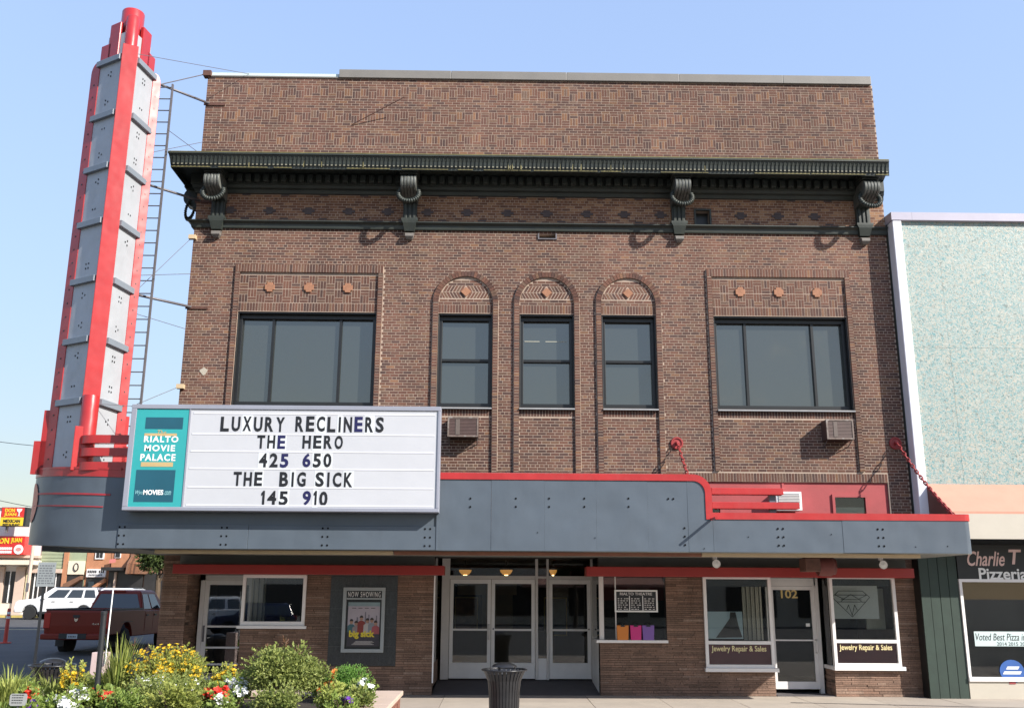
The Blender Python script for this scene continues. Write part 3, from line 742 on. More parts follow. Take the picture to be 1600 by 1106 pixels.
# left shop door and window
lx0, lx1 = at(312, 950, .85)[0], -5.55
ld = sash(bld, 'glass_door', lx0 + .10, lx1 - .02, .28, 2.50, .85, .10, .06, ALUW, glass=GLASS2, rows=(.66, 1.02, 1.48), bottom=.12)
MB().box(lx0, lx0 + .098, .80, .92, G0, 2.62).box(lx0, lx1, .80, .92, 2.502, 2.62).build('door_frame', ALUW, bld)
B('handle', STEEL, ld, lx0 + .13, lx0 + .16, .76, .81, 1.15, 1.5)
sash(bld, 'shop_window', -5.60, -4.195, 1.53, 2.62, -.01, .07, .10, ALUW, glass=GLASS2, bottom=.09)
B('sill', ALUW, bld, -5.66, -4.15, -.10, .06, 1.47, 1.528)
for k in range(6): B('curtain', CURT, bld, -5.5 + k * .055, -5.455 + k * .055, .35 + (k % 2) * .03, .37 + (k % 2) * .03, 1.5, 2.6)
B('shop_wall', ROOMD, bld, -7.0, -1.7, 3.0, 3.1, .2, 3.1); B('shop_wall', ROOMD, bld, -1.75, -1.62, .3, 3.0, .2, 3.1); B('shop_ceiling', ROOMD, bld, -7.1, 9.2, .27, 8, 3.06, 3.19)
B('display_case', pmat('case_grey', (.3, .3, .3), .5), bld, -5.3, -4.3, .6, .9, 1.2, 1.5)

# lobby entrance, set back 1.9 m
DY = 1.9
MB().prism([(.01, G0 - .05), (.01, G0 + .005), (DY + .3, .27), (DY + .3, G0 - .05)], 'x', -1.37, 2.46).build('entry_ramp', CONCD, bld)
for xa, xb in ((-1.30, -1.11), (.955, 1.02), (1.225, 1.28), (2.295, 2.45)): B('door_post', ALU, bld, xa, xb, DY - .07, DY + .07, .27, 3.08, bevel=.006)
B('transom_bar', ALU, bld, -1.11, .955, DY - .06, DY + .06, 2.575, 2.66, bevel=.006); B('transom_bar', ALU, bld, 1.28, 2.295, DY - .06, DY + .06, 2.575, 2.66, bevel=.006); B('transom_bar', ALU, bld, 1.02, 1.225, DY - .06, DY + .06, 2.60, 2.65)
B('transom_pane', GLASS, bld, -1.11, .955, DY - .004, DY + .004, 2.66, 3.08); B('transom_pane', GLASS, bld, 1.28, 2.295, DY - .004, DY + .004, 2.66, 3.08); B('transom_pane', GLASS, bld, 1.02, 1.225, DY - .004, DY + .004, 2.65, 3.08)
B('sidelight', GLASS, bld, 1.02, 1.225, DY - .004, DY + .004, .75, 2.6); B('kick_panel', ALUW, bld, 1.02, 1.225, DY - .03, DY + .03, .27, .75)
for xa, xb, hx in ((-1.10, -.112, -.16), (-.102, .948, -.05), (1.285, 2.29, 2.24)):
    d_ = sash(bld, 'glass_door', xa, xb, .29, 2.57, DY, .085, .06, ALUW, rows=(1.40,), bottom=.36, top=.10, rt=.045)
    if hx < 0:
        if hx < -.1: MB().tube([(hx, DY - .03, 1.18), (hx, DY - .12, 1.20), (hx, DY - .13, 1.35), (hx, DY - .12, 1.50), (hx, DY - .03, 1.52)], .016, 8).build('handle', ALUW, d_, smooth=True)
    MB().lathe([(.02, 0), (.02, .015), (.0, .016)], (hx if hx > 0 else (hx - .0), DY - .03, 1.42), 12, 'y').build('lock', STEEL, d_)
B('side_pane', GLASS, bld, -1.36, -1.352, .05, DY, .75, 3.06); B('kick_wall', pmat('kick_brown', (.2, .13, .1), .8), bld, -1.40, -1.362, .05, DY, .27, .75); B('edge_trim', ALUW, bld, -1.375, -1.345, -.02, .04, .35, 2.62)
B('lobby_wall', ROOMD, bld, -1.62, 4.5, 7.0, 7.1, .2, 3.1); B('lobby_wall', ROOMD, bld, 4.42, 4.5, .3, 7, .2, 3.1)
B('lobby_counter', pmat('counter', (.10, .07, .05), .5), bld, -1.2, 1.6, 5.2, 5.8, .26, 1.25); B('lobby_poster', pmat('dull_print', (.25, .2, .12), .7), bld, -.4, .5, 6.95, 6.99, 1.2, 2.3)
# ticket booth
B('booth_base', SMORTAR, bld, 2.33, 3.78, .03, 1.6, G0, 1.2)
B('counter', ALUW, bld, 2.22, 3.80, -.09, .5, 1.205, 1.265, bevel=.006)
B('booth_pane', GLASS, bld, 2.40, 3.79, .03, .038, 1.27, 2.66); B('booth_pane', GLASS, bld, 2.32, 2.328, .05, DY - .08, 1.27, 3.05)
B('booth_mullion', ALU, bld, 2.655, 2.68, .02, .045, 1.27, 2.66); B('booth_post', ALU, bld, 2.30, 2.40, .0, .08, 1.27, 2.66)
B('booth_panel', ALUW, bld, 2.30, 2.328, .03, DY - .08, G0, 1.2)
B('booth_wall', ROOMR, bld, 2.5, 4.3, 1.7, 1.75, 2.1, 3.0); B('booth_wall', ROOMD, bld, 2.5, 4.3, 1.75, 1.8, .3, 3.0)
# jewelry shop windows
def jewel_window(x0, x1, z0, z1):
    zr = z0 + .60
    o = sash(bld, 'shop_window', x0, x1, z0 + .07, z1, .0, .07, .12, ALUW, glass=None, rows=(zr,), rt=.07)
    B('pane', GLASS, o, x0 + .07, x1 - .07, -.004, .004, zr + .035, z1 - .07)
    B('lower_panel', MAROON, o, x0 + .07, x1 - .07, .0, .012, z0 + .14, zr - .035); B('pane', GLASS, o, x0 + .07, x1 - .07, -.012, -.006, z0 + .14, zr - .035)
    B('sill', ALUW, o, x0 - .03, x1 + .06, -.12, .06, z0 - .01, z0 + .07, bevel=.006)
    text('lettering', 'Jewelry Repair & Sales', x0 + .14, x1 - .17, zr - .22, zr - .065, -.012, CREAML, o, .003, bold=.012)
    return o
jl = jewel_window(4.62, 6.14, .62, 2.65); jr = jewel_window(7.45, 8.93, .66, 2.67)
for k in range(9): B('curtain', CURT, bld, 5.62 + k * .05, 5.66 + k * .05, .5 + (k % 2) * .03, .52 + (k % 2) * .03, 1.25, 2.45)
B('window_shade', BLACKF, bld, 4.7, 6.1, .06, .08, 2.42, 2.6); B('window_shade', BLACKF, bld, 7.55, 8.85, .06, .08, 2.44, 2.6)
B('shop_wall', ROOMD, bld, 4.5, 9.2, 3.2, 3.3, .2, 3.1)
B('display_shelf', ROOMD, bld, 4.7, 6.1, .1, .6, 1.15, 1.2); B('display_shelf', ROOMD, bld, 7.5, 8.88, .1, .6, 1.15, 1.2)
B('white_partition', CURT, bld, 8.45, 8.88, .55, .6, 1.5, 2.4)
d0 = at(1200, 950, .6)[0]; d1 = at(1275, 950, .6)[0]
dd = sash(bld, 'glass_door', d0 + .04, d1 - .03, .20, 2.44, .6, .085, .06, ALUW, rows=(1.25,), bottom=.16, rt=.03)
MB().box(d1 - .03, d1 + .06, .55, .66, G0, 2.62).box(d0 - .05, d0 + .038, .55, .66, G0, 2.62).box(d0, d1, .55, .66, 2.445, 2.62).build('door_frame', ALUW, bld)
text('door_number', '102', *[at(p, 930, .55)[0] for p in (1221, 1247)], 2.17, 2.36, .592, GOLD, dd, .004, bold=.02)
MB().tube([(d1 - .07, .56, .98), (d1 - .07, .46, 1.0), (d1 - .07, .46, 1.24), (d1 - .07, .56, 1.26)], .015, 8).build('handle', ALUW, dd, smooth=True)
B('notice', WHITE, dd, d1 - .26, d1 - .17, .59, .594, 1.55, 1.62)
B('side_pane', GLASS, bld, 7.44, 7.448, .08, .55, .75, 2.6); B('side_rail', ALUW, bld, 7.41, 7.47, .07, .56, .66, .74)
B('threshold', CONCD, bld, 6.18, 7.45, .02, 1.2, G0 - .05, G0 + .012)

# ------------------------------------------------------------------ marquee canopy
mq = thing('marquee', 'blue grey sheet metal marquee with red top edging wrapping the building corner', 'marquee', (0, -1.6, 3.05))
MZ0, MZL, MZH, MY = 3.06, 3.79, 4.53, -3.2
XR, XC = 9.25, 4.20
arc = [(-7.3 + 2.4 * math.cos(R(a_)), -1.2 - 2.0 * math.sin(R(a_))) for a_ in np.linspace(90, 180, 15)]
out = [(XR, -.04), (XR, MY + .12), (XR - .04, MY + .03), (XR - .12, MY)] + arc + [(-9.6, -.55), (-7.45, .35), (-7.45, -.04)]
def lz(x, y): return .15 * max(0, math.degrees(math.atan2(max(0, (-7.3 - x) / 2.3), max(1e-6, (-1.2 - y) / 2.0))) / 90) if x < -7.31 and y < -.6 else (.15 if x < -9 else 0)
out = [(-7.3 + (x + 7.3) * .985, -1.2 + (y + 1.2) * .985) if (x < -7.29 and y < -1.0) else (x, y) for x, y in out]
no_ = len(out)
MB().add([(x, y, MZ0 - .03 + lz(x, y)) for x, y in out] + [(x, y, MZ0 + lz(x, y)) for x, y in out], [tuple(range(no_))[::-1], tuple(range(no_, 2 * no_))] + [(i, (i + 1) % no_, no_ + (i + 1) % no_, no_ + i) for i in range(no_)]).build('soffit', SOFFIT, mq)
MB().box(-7.2, XR - .05, MY + .2, -.06, MZ0 + .01, MZ0 + .35).build('deck', DARK, mq)
def arcpanel(z0, z1, off, name, mat, a0=90, a1=190, t=.04, parent=mq):
    ps = []
    lift = lambda a_: .15 * max(0, (a_ - 90) / 90)
    for a_ in np.linspace(a0, a1, 18):
        ca, sa = math.cos(R(a_)), math.sin(R(a_)); ps.append(((-7.3 + (2.4 + off) * ca, -1.2 - (2.0 + off) * sa), (-7.3 + (2.4 + off - t) * ca, -1.2 - (2.0 + off - t) * sa)))
    m_ = MB(); aa = np.linspace(a0, a1, 18)
    m_.loft([[(*p, z0 + lift(a_)), (*q, z0 + lift(a_)), (*q, z1 + lift(a_)), (*p, z1 + lift(a_))] for (p, q), a_ in zip(ps, aa)])
    return m_.build(name, mat, parent, smooth=R(30))
prow = arcpanel(MZ0 - .02, MZH - .001, 0, 'fascia_panel', MGREY)
arcpanel(MZH, MZH + .04, .02, 'top_edge', RED, t=.08); arcpanel(MZH - .14, MZH, .012, 'red_trim', RED, t=.010, a1=186)
for z, a0, a1, h in ((4.03, 94, 156, .035), (3.80, 97, 157, .022)): arcpanel(z, z + h, .012, 'red_stripe', pmat('stripe_red', (.36, .03, .04), .45, .15, 4, 0), a0, a1, t=.010)
pts = []
em = MB()
for i in range(18):
    tt = 2 * math.pi * i / 18; a_ = 152 + 9 * math.cos(tt) * (1 + .3 * math.sin(tt)); z = 3.98 + .40 * math.sin(tt) - .1 * math.cos(tt) ** 2
    pts.append((-7.3 + 2.416 * math.cos(R(a_)), -1.2 - 2.016 * math.sin(R(a_)), z))
em.add(pts + [(-7.3 + 2.416 * math.cos(R(152)), -1.2 - 2.016 * math.sin(R(152)), 3.98)], [(i, (i + 1) % 18, 18) for i in range(18)])
em.build('oval_emblem', pmat('peach', (.62, .22, .14), .5), mq)
MB().add([(-9.6, -1.15, MZ0), (-9.5, -.55, MZ0), (-7.45, .35, MZ0), (-7.45, .35, MZH), (-9.5, -.55, MZH), (-9.68, -1.15, MZH)], [(0, 1, 4, 5), (1, 2, 3, 4)]).build('rear_panel', MGREY, mq)
MB().prism([(-7.3 + (x + 7.3) * .95, -1.2 + (y + 1.2) * .95) for x, y in arc] + [(-9.3, -.5), (-7.5, .28), (-7.3, -1)], 'z', MZH - .5, MZH - .46).build('deck', DARK, mq)
seams = [-7.3, -4.75, -1.12, -.10, .93, 1.94, 2.94, 3.72, XC]
for i in range(len(seams) - 1):
    j = random.uniform(-.004, .004)
    MB().box(seams[i] + .0008, seams[i + 1] - .0008, MY + j, MY + .18, MZ0 - .02, (MZH - .14 if i < 7 else MZH - .36)).build('fascia_panel', MGREY, mq)
# tall end with rounded shoulder
cc = [(XC - .36 + .36 * math.cos(R(a_)), MZH - .36 + .36 * math.sin(R(a_))) for a_ in np.linspace(0, 90, 9)]
ci = [(XC - .36 + .23 * math.cos(R(a_)), MZH - .36 + .23 * math.sin(R(a_))) for a_ in np.linspace(0, 90, 9)]
MB().prism([(3.722, MZH - .36), *ci[:], (3.722, MZH - .13)], 'y', MY + .003, MY + .18).build('fascia_panel', MGREY, mq)
MB().prism([(-1.10, MZH), (-1.10, MZH - .13), *ci[::-1], (XC - .13, MZL - .001), (XC, MZL - .001), *cc], 'y', MY - .02, MY + .2).build('red_trim', RED, mq)
MB().box(-7.3, -1.11, MY - .01, MY + .2, MZH - .139, MZH).build('red_trim', RED, mq)
seams2 = [XC + .003, 6.72, XR - .12]
for i in range(2):
    MB().box(seams2[i] + .0008, seams2[i + 1] - .0008, MY - .006 * i, MY + .18, MZ0 - .02, MZL - .13).build('fascia_panel', MGREY, mq)
re_ = [(XR - .12 + .12 * math.cos(R(a_)), MY + .12 + .12 * math.sin(R(a_))) for a_ in np.linspace(-90, 0, 6)]
endp = re_ + [(XR, -.05), (XR - .04, -.05)] + [(XR - .04, MY + .12), (XR - .12, MY + .04)]
MB().prism(endp, 'z', MZ0 - .02, MZL - .13).build('end_panel', MGREY, mq, smooth=R(40))
MB().prism([(XR - .12 + .14 * math.cos(R(a_)), MY + .12 + .14 * math.sin(R(a_))) for a_ in np.linspace(-90, 0, 6)] + [(XR + .02, -.05), (XR - .05, -.05), (XR - .05, MY + .1), (XR - .12, MY + .05)], 'z', MZL - .129, MZL).build('red_trim', RED, mq)
MB().box(XC - .129, XR - .12, MY - .02, MY + .2, MZL - .13, MZL).build('red_trim', RED, mq)
# lower band below the reader board and bottom hem
MB().box(-7.24, -4.76, MY - .028, MY - .006, MZ0 - .02, 3.50).build('lower_band', MGREY, mq, bevel=.006); MB().box(-4.757, -1.14, MY - .026, MY - .006, MZ0 - .02, 3.485).build('lower_band', MGREY, mq, bevel=.006)
B('corner_strip', MGREY, mq, -1.155, -1.115, MY - .04, MY - .006, MZ0 - .02, 4.40)
for a_, b_, mt in ((-6.6, -2.0, CREAM), (-1.98, 4.0, RUSTBOARD), (4.02, 8.3, CREAM)): B('edge_board', mt, mq, a_, b_, MY + .24, MY + .34, MZ0 - .10, MZ0 - .032)
def bolts(cx, cz, nx_, nz_, dx=.10, dz=.16, y=MY - .03, r=.020):
    for i in range(nx_):
        for j in range(nz_):
            MB().lathe([(r, 0), (r, .003), (0, .003)], (cx + (i - (nx_ - 1) / 2) * dx, y, cz + (j - (nz_ - 1) / 2) * dz), 8, 'y').build('bolt_hole', HOLE, mq)
for px, nx_ in ((190, 2), (350, 2), (508, 2), (668, 2)):
    bolts(at(px, 833, -3.23)[0], 3.28, nx_, 3)
for px in (735, 806, 858, 913, 982): bolts(at(px, 785, MY)[0], at(px, 785, MY)[1], 1, 2, y=MY - .008)
bolts(at(1048, 778, MY)[0], 4.05, 2, 1, y=MY - .008); bolts(at(1070, 838, MY)[0], 3.33, 1, 3, y=MY - .008)
for px in (1220, 1376): bolts(at(px, 838, MY)[0], 3.33, 2, 3, y=MY - .012)
for px in (930, 1100, 840, 1170, 1300, 1430, 1480): bolts(at(px, 850, MY)[0], random.uniform(3.1, 3.4), 1, 1, y=MY - .01, r=.011)
B('flashing', WHITE, mq, -1.1, 3.3, MY + .22, MY + .34, MZH - .1, MZH + .03)
MB().tube([(XC - .03, MY - .02, 3.66), (XC - .03, MY - .44, 3.66)], .026, 8).build('shadow_caster_rod', RED, mq)  # added rod, there only to cast the diagonal shadow on the fascia
# red rails right of the shoulder
zb1, zb2 = at(1170, 768, -3.1)[1], at(1170, 790, -3.1)[1]
B('speed_rail', RED, mq, XC + .001, at(1222, 768, -3.1)[0], -3.2, -2.98, zb1 - .065, zb1 + .065, bevel=.01); B('speed_rail', RED, mq, XC + .001, at(1247, 790, -3.1)[0], -3.2, -2.98, zb2 - .065, zb2 + .065, bevel=.01)
xp = at(1207, 780, -3.1)[0]; B('rail_post', MGREY, mq, xp - .06, xp + .06, -3.10, -3.0, MZL - .1, zb1 - .066)
# red rails between the tower and the reader board
for k, py in enumerate((686, 706, 728)):
    z = at(160, py, -3.1)[1]; pts = [(-7.13, -3.18), (-7.9, -3.18)] + [(-7.9 - .42 * math.sin(R(a_)), -2.78 - .40 * math.cos(R(a_))) for a_ in range(15, 100, 14)]
    pin = [(-8.16 + .0, -2.7)] + [(-7.9 - .22 * math.sin(R(a_)), -2.78 - .22 * math.cos(R(a_))) for a_ in range(85, 0, -14)] + [(-7.13, -3.0)]
    MB().prism(pts + pin, 'z', z - .085, z + .075).build('speed_rail', RED, mq, smooth=R(30))
xv = at(113, 706, -2.8)[0]
# soffit lamps and fixture
def flood(px, py, lab, face):
    x, z = at(px, py, -1.0); t = thing('flood_lamp', lab, 'lamp', (x, -1.0, 3.03))
    MB().lathe([(.05, 3.03), (.05, 2.98), (.015, 2.97), (.015, 2.9)], (x, -1.0, 0), 12).build('mount', ALU, t)
    mb = MB(); mb.lathe([(.03, -.1), (.05, -.05), (.085, .06), (.09, .08)], (x, -1.05, 2.88), 14, 'y'); mb.build('lamp_head', ALUW, t, smooth=R(40))
    MB().lathe([(.085, .075), (0, .095)], (x, -1.05, 2.88), 14, 'y').build('lens', WHITE, t)
flood(1117, 875, 'small grey flood lamp under the marquee near the left jewelry window', 1)
flood(1376, 873, 'small grey flood lamp under the marquee above the right jewelry window', 1)
x, z = at(1278, 872, -1.4); fx = thing('drum_fixture', 'dark red drum shaped fixture hanging under the marquee above door 102', 'fixture', (x, -1.4, 3.03))
MB().box(x - .34, x - .02, -1.62, -1.18, 2.72, 3.0).build('housing', RUST, fx, bevel=.02); MB().box(x - .3, x + .3, -1.5, -1.3, 3.0, 3.03).build('mount', RUST, fx)
MB().lathe([(.0, -.02), (.19, -.02), (.2, .04), (.2, .26), (.17, .30), (.17, .34), (0, .34)], (x, -1.4, 2.83), 20, 'x').build('drum', pmat('drum_red', (.14, .035, .03), .6, .3, 6, .2), fx, smooth=R(35))

# ------------------------------------------------------------------ reader board
SY = -3.50
rb_ = thing('reader_board_sign', 'white letter board naming films with teal panel at its left end', 'sign', (-4.1, SY + .1, 3.7))
sx0, sx1, sz0, sz1 = -7.10, -1.10, 3.735, 5.775
ft = .085
xt0, xt1 = sx0 + .10, at(290, 720, SY)[0]; xw0, xw1 = xt1 + .03, sx1 - ft + .03
MB().box(sx0, sx1, SY + .02, MY - .045, sz0, sz1).build('cabinet', FRAMEG, rb_)
mb = MB().box(sx0, sx1, SY - .03, SY + .019, sz1 - ft, sz1).box(sx0, sx1, SY - .03, SY + .019, sz0, sz0 + ft * .8).box(sx0, xt0, SY - .03, SY + .019, sz0 + ft * .8, sz1 - ft).box(xw1, sx1, SY - .03, SY + .019, sz0 + ft * .8, sz1 - ft)
mb.build('frame', FRAMEG, rb_, bevel=.008)
pz0, pz1 = sz0 + ft * .8, sz1 - ft
tp = B('teal_panel', TEAL, rb_, xt0 + .002, xt1, SY - .008, SY + .015, pz0 + .002, pz1 - .002); B('divider', FRAMEG, rb_, xt1 + .001, xw0 - .001, SY - .02, SY + .015, pz0, pz1)
wp = B('white_panel', WHITEP, rb_, xw0, xw1 - .002, SY - .005, SY + .015, pz0 + .002, pz1 - .002)
def S(px, py): return at(px, py, SY)
for py in (647, 679, 706, 733, 762, 790):
    z = S(480, py)[1] - (.0); B('letter_rail', RAIL, rb_, xw0 + .05, xw1 - .06, SY - .011, SY - .0055, z - .014, z + .014)
def letters(word, pxa, pxb, pya, pyb, navy=()):
    xa, xb = S(pxa, (pya + pyb) / 2)[0], S(pxb, (pya + pyb) / 2)[0]; z1, z0 = S((pxa + pxb) / 2, pya)[1], S((pxa + pxb) / 2, pyb)[1]
    wts = [.42 if c in 'I1' else 1.0 for c in word]; gap = .30
    unit = (xb - xa) / (sum(wts) + gap * (len(word) - 1)); x = xa
    for i, c in enumerate(word):
        w = wts[i] * unit; j = random.uniform(-.006, .006)
        if c in 'I1':
            m_ = MB()
            if c == 'I': m_.box(x + w * .2, x + w * .8, SY - .0105, SY - .0075, z0 + j, z1 + j)
            else: m_.prism([(x + w * .35, z0 + j), (x + w * .95, z0 + j), (x + w * .95, z1 + j), (x + w * .5, z1 + j), (x, z1 - .05 + j), (x, z1 - .10 + j), (x + w * .35, z1 - .08 + j)], 'y', SY - .0105, SY - .0075)
            m_.build('letter', LNAVY if i in navy else LBLACK, rb_)
        else: text('letter', c, x, x + w, z0 + j, z1 + j, SY - .0075, LNAVY if i in navy else LBLACK, rb_, .003, bold=.034)
        if random.random() < .35: B('letter_card', CARD, rb_, x - unit * .13, x + w + unit * .13, SY - .0074, SY - .0060, z0 - .035, z1 + .035)
        x += w + gap * unit
CARD = pmat('letter_card', (.62, .645, .66), .3, .03, 2, 0)
letters('LUXURY', 345, 445, 651, 674); letters('RECLINERS', 462, 600, 651, 675, (6,))
letters('THE', 402, 446, 680, 701, (2,)); letters('HERO', 473, 536, 680, 701)
letters('425', 405, 451, 708, 730, (2,)); letters('650', 473, 518, 708, 730, (0,))
letters('THE', 365, 410, 737, 759); letters('BIG', 437, 478, 737, 760); letters('SICK', 493, 551, 738, 761)
letters('145', 408, 450, 767, 789); letters('910', 473, 512, 767, 790, (0,))
def TX(px): return S(px, 720)[0]
TYY = SY - .010
B('print_block', DTEAL, tp, TX(222), TX(281), TYY - .002, TYY, S(250, 670)[1], S(250, 652)[1]); B('print_block', DTEAL, tp, TX(215), TX(276), TYY - .002, TYY, S(246, 784)[1], S(246, 734)[1])
B('print_block', TAN, tp, TX(222), TX(273), TYY - .002, TYY, S(248, 681)[1], S(248, 677)[1]); B('print_block', TAN, tp, TX(221), TX(271), TYY - .002, TYY, S(248, 729)[1], S(248, 722)[1])
text('print', 'The', TX(242), TX(256), S(250, 679)[1], S(250, 672)[1], TYY - .002, TAN, tp, .002, shear=.3)
for s_, a_, b_, c, d in (('RIALTO', 222, 276, 681, 691), ('MOVIE', 224, 272, 695, 705), ('PALACE', 219, 274, 709, 720)):
    text('print', s_, TX(a_), TX(b_), S(248, d)[1], S(248, c)[1], TYY, WHITE, tp, .002, bold=.032, space=1.2)
text('print', 'MOVIES', TX(229), TX(260), S(246, 773)[1], S(246, 765)[1], TYY - .002, WHITE, tp, .002, bold=.035)
text('print', 'Wyo', TX(217), TX(228), S(246, 774)[1], S(246, 766)[1], TYY - .002, pmat('print_teal', (.25, .5, .52), .5), tp, .002, shear=.4)
text('print', '.com', TX(261), TX(272), S(246, 773)[1], S(246, 767)[1], TYY - .002, pmat('print_teal2', (.25, .5, .52), .5), tp, .002, shear=.3)

# ------------------------------------------------------------------ pylon sign tower
TC = Vector((-8.5, -2.2, 4.5)); TA = R(25)
tw = thing('pylon_sign', 'tall red and grey art deco pylon tower standing on the marquee corner', 'sign tower', TC)
def TT(mb):
    c, s_ = math.cos(TA), math.sin(TA)
    mb.v = [(TC.x + x * c - y * s_, TC.y + x * s_ + y * c, z) for x, y, z in mb.v]; return mb
def tb(mb, name, mat, parent=tw, **k): return TT(mb).build(name, mat, parent, **k)
A0, A1, A2 = (.15, -.62), (.56, -.02), (.71, .20)
def along(p, q, t): return (p[0] + (q[0] - p[0]) * t, p[1] + (q[1] - p[1]) * t)
zlv = [at(px, py, -2.75)[1] for px, py in ((187, 92), (175, 178), (163, 260), (152, 346), (141, 436), (131, 530), (121, 626))]
zb_ = 4.54; ztop = zlv[0]
tb(MB().prism([(-.12, -.60), (.12, -.60), (.52, .0), (.66, .22), (.4, .55), (-.4, .55), (-.66, .22), (-.52, .0)], 'z', zb_, ztop), 'core', DARK)
lv = [ztop] + zlv[1:] + [zb_]
nrm = Vector((A1[1] - A0[1], -(A1[0] - A0[0]))).normalized()  # outward for the +x face
def slab(p, q, off, th, z0, z1, sx):
    n_ = nrm
    pts = [(p[0] + n_.x * off, p[1] + n_.y * off), (q[0] + n_.x * off, q[1] + n_.y * off), (q[0] + n_.x * (off - th), q[1] + n_.y * (off - th)), (p[0] + n_.x * (off - th), p[1] + n_.y * (off - th))]
    return MB().prism([(sx * x, y) for x, y in pts], 'z', z0, z1)
for sx in (-1, 1):
    for i in range(7):
        pn = tb(slab(A0, A1, random.uniform(-.003, .003), .04, lv[i + 1] + .005, lv[i] - .005, sx), 'face_panel', TGREYL)
        for zz in (.25, .75):
            if random.random() < .8:
                c = along(A0, A1, .5); zq = lv[i + 1] + (lv[i] - lv[i + 1]) * zz
                for d1_ in (-.035, .035):
                    for d2_ in ((-.05, .05) if random.random() < .4 else (0,)):
                        q = along(A0, A1, .5 + d1_ * (.9 if random.random() < .9 else 0)); tb(slab(along(A0, A1, .48 + d1_ * 1.6), along(A0, A1, .515 + d1_ * 1.6), .008, .01, zq + d2_ - .018, zq + d2_ + .018, sx), 'bolt_hole', LBLACK)
    for i, z in enumerate(zlv):
        tb(slab(along(A0, A1, .0), along(A0, A1, 1.06), .075, .08, z - .075, z + .055, sx), 'band', TBAND, bevel=.006)
    # flange, rounded at its top
    fl_ = MB(); p0, p1 = along(A0, A1, .99), (A2 if sx < 0 else (A1[0] + .165, A1[1] + .045)); zt = ztop + .10
    pr = [(0, zb_), (1, zb_)] + [(1 - .75 + .75 * math.cos(R(a_)), zt - .26 + .26 * math.sin(R(a_))) for a_ in range(0, 91, 15)] + [(0, zt)]
    v1 = []; v2 = []
    for u, z in pr:
        q = along(p0, p1, u); v1.append((sx * (q[0] + nrm.x * .015), q[1] + nrm.y * .015, z)); v2.append((sx * (q[0] - nrm.x * .05), q[1] - nrm.y * .05, z))
    n_ = len(pr); fl_.add(v1 + v2, [tuple(range(n_)), tuple(range(2 * n_ - 1, n_ - 1, -1))] + [(i, (i + 1) % n_, n_ + (i + 1) % n_, n_ + i) for i in range(n_)])
    flo = tb(fl_, 'flange', RED)
    rv = MB(); z = zb_ + .3
    while z < ztop - .2:
        q = along(p0, p1, .45 + .1 * (int(z * 10) % 2)); rv.v, rv.f, rv.t, rv.m = rv.v, rv.f, rv.t, rv.m
        s1 = slab(along(p0, p1, .42), along(p0, p1, .54), .022, .01, z - .016, z + .016, sx); rv.add(s1.v, s1.f); z += .30
    tb(rv, 'rivet', LBLACK, flo, kind='stuff')
    # stepped base fins
    for ext, z1 in ((.18, 5.86), (.40, 5.22)):
        tb(slab(A2, (A2[0] + .565 * ext, A2[1] + .25 * ext), .012, .06, zb_, z1, sx), 'base_fin', RED)
    # crown steps
    for hw, z1 in ((.56, ztop + .55), (.42, ztop + 1.02)):
        q0 = along(A0, A1, (hw - .17 - .15) / .41); q1 = along(A0, A1, (hw - .15) / .41 + .06)
        q0 = (q0[0], q0[1] + .12); q1 = (q1[0], q1[1] + .12)
        tb(slab(q0, q1, .0, .09, ztop - .05, z1, sx), 'crown_fin', RED, bevel=.02)
    q0 = (.10, -.48); q1 = along(A0, A1, .78); q1 = (q1[0] - .03, q1[1] + .13)
    tb(slab(q0, q1, .01, .04, ztop + .05, ztop + .72, sx), 'crown_panel', TGREYL)
    tb(slab(along(A0, A1, 0), along(A0, A1, 1.0), .03, .5, ztop + .057, ztop + .075, sx), 'crown_ledge', RED)
tb(MB().prism([(-.1, -.44), (.1, -.44), (.40, .0), (.3, .4), (-.3, .4), (-.40, .0)], 'z', ztop - .02, ztop + .62), 'crown_core', TBAND)
tb(MB().box(-.165, .165, -.70, -.60, 5.45, ztop + .30), 'front_strip', RED, bevel=.01)
tb(MB().lathe([(.245, ztop + .3), (.245, ztop + 1.43), (.235, ztop + 1.45), (.215, ztop + 1.45), (.215, ztop + 1.1)], (0, -.08, 0), 28, caps=False), 'crown_cylinder', RED, smooth=R(35))
tb(MB().lathe([(.145, ztop + .1), (.145, ztop + 1.12), (.12, ztop + 1.16), (0, ztop + 1.17)], (0, -.40, 0), 22), 'crown_column', RED, smooth=R(35))
tb(MB().lathe([(.165, 4.56), (.165, 6.02), (.15, 6.07), (0, 6.08)], (0, -.70, 0), 22), 'base_column', RED, smooth=R(35))
tb(MB().box(-.235, -.02, -.84, -.72, zb_, 5.42), 'base_plate', RED, bevel=.01)
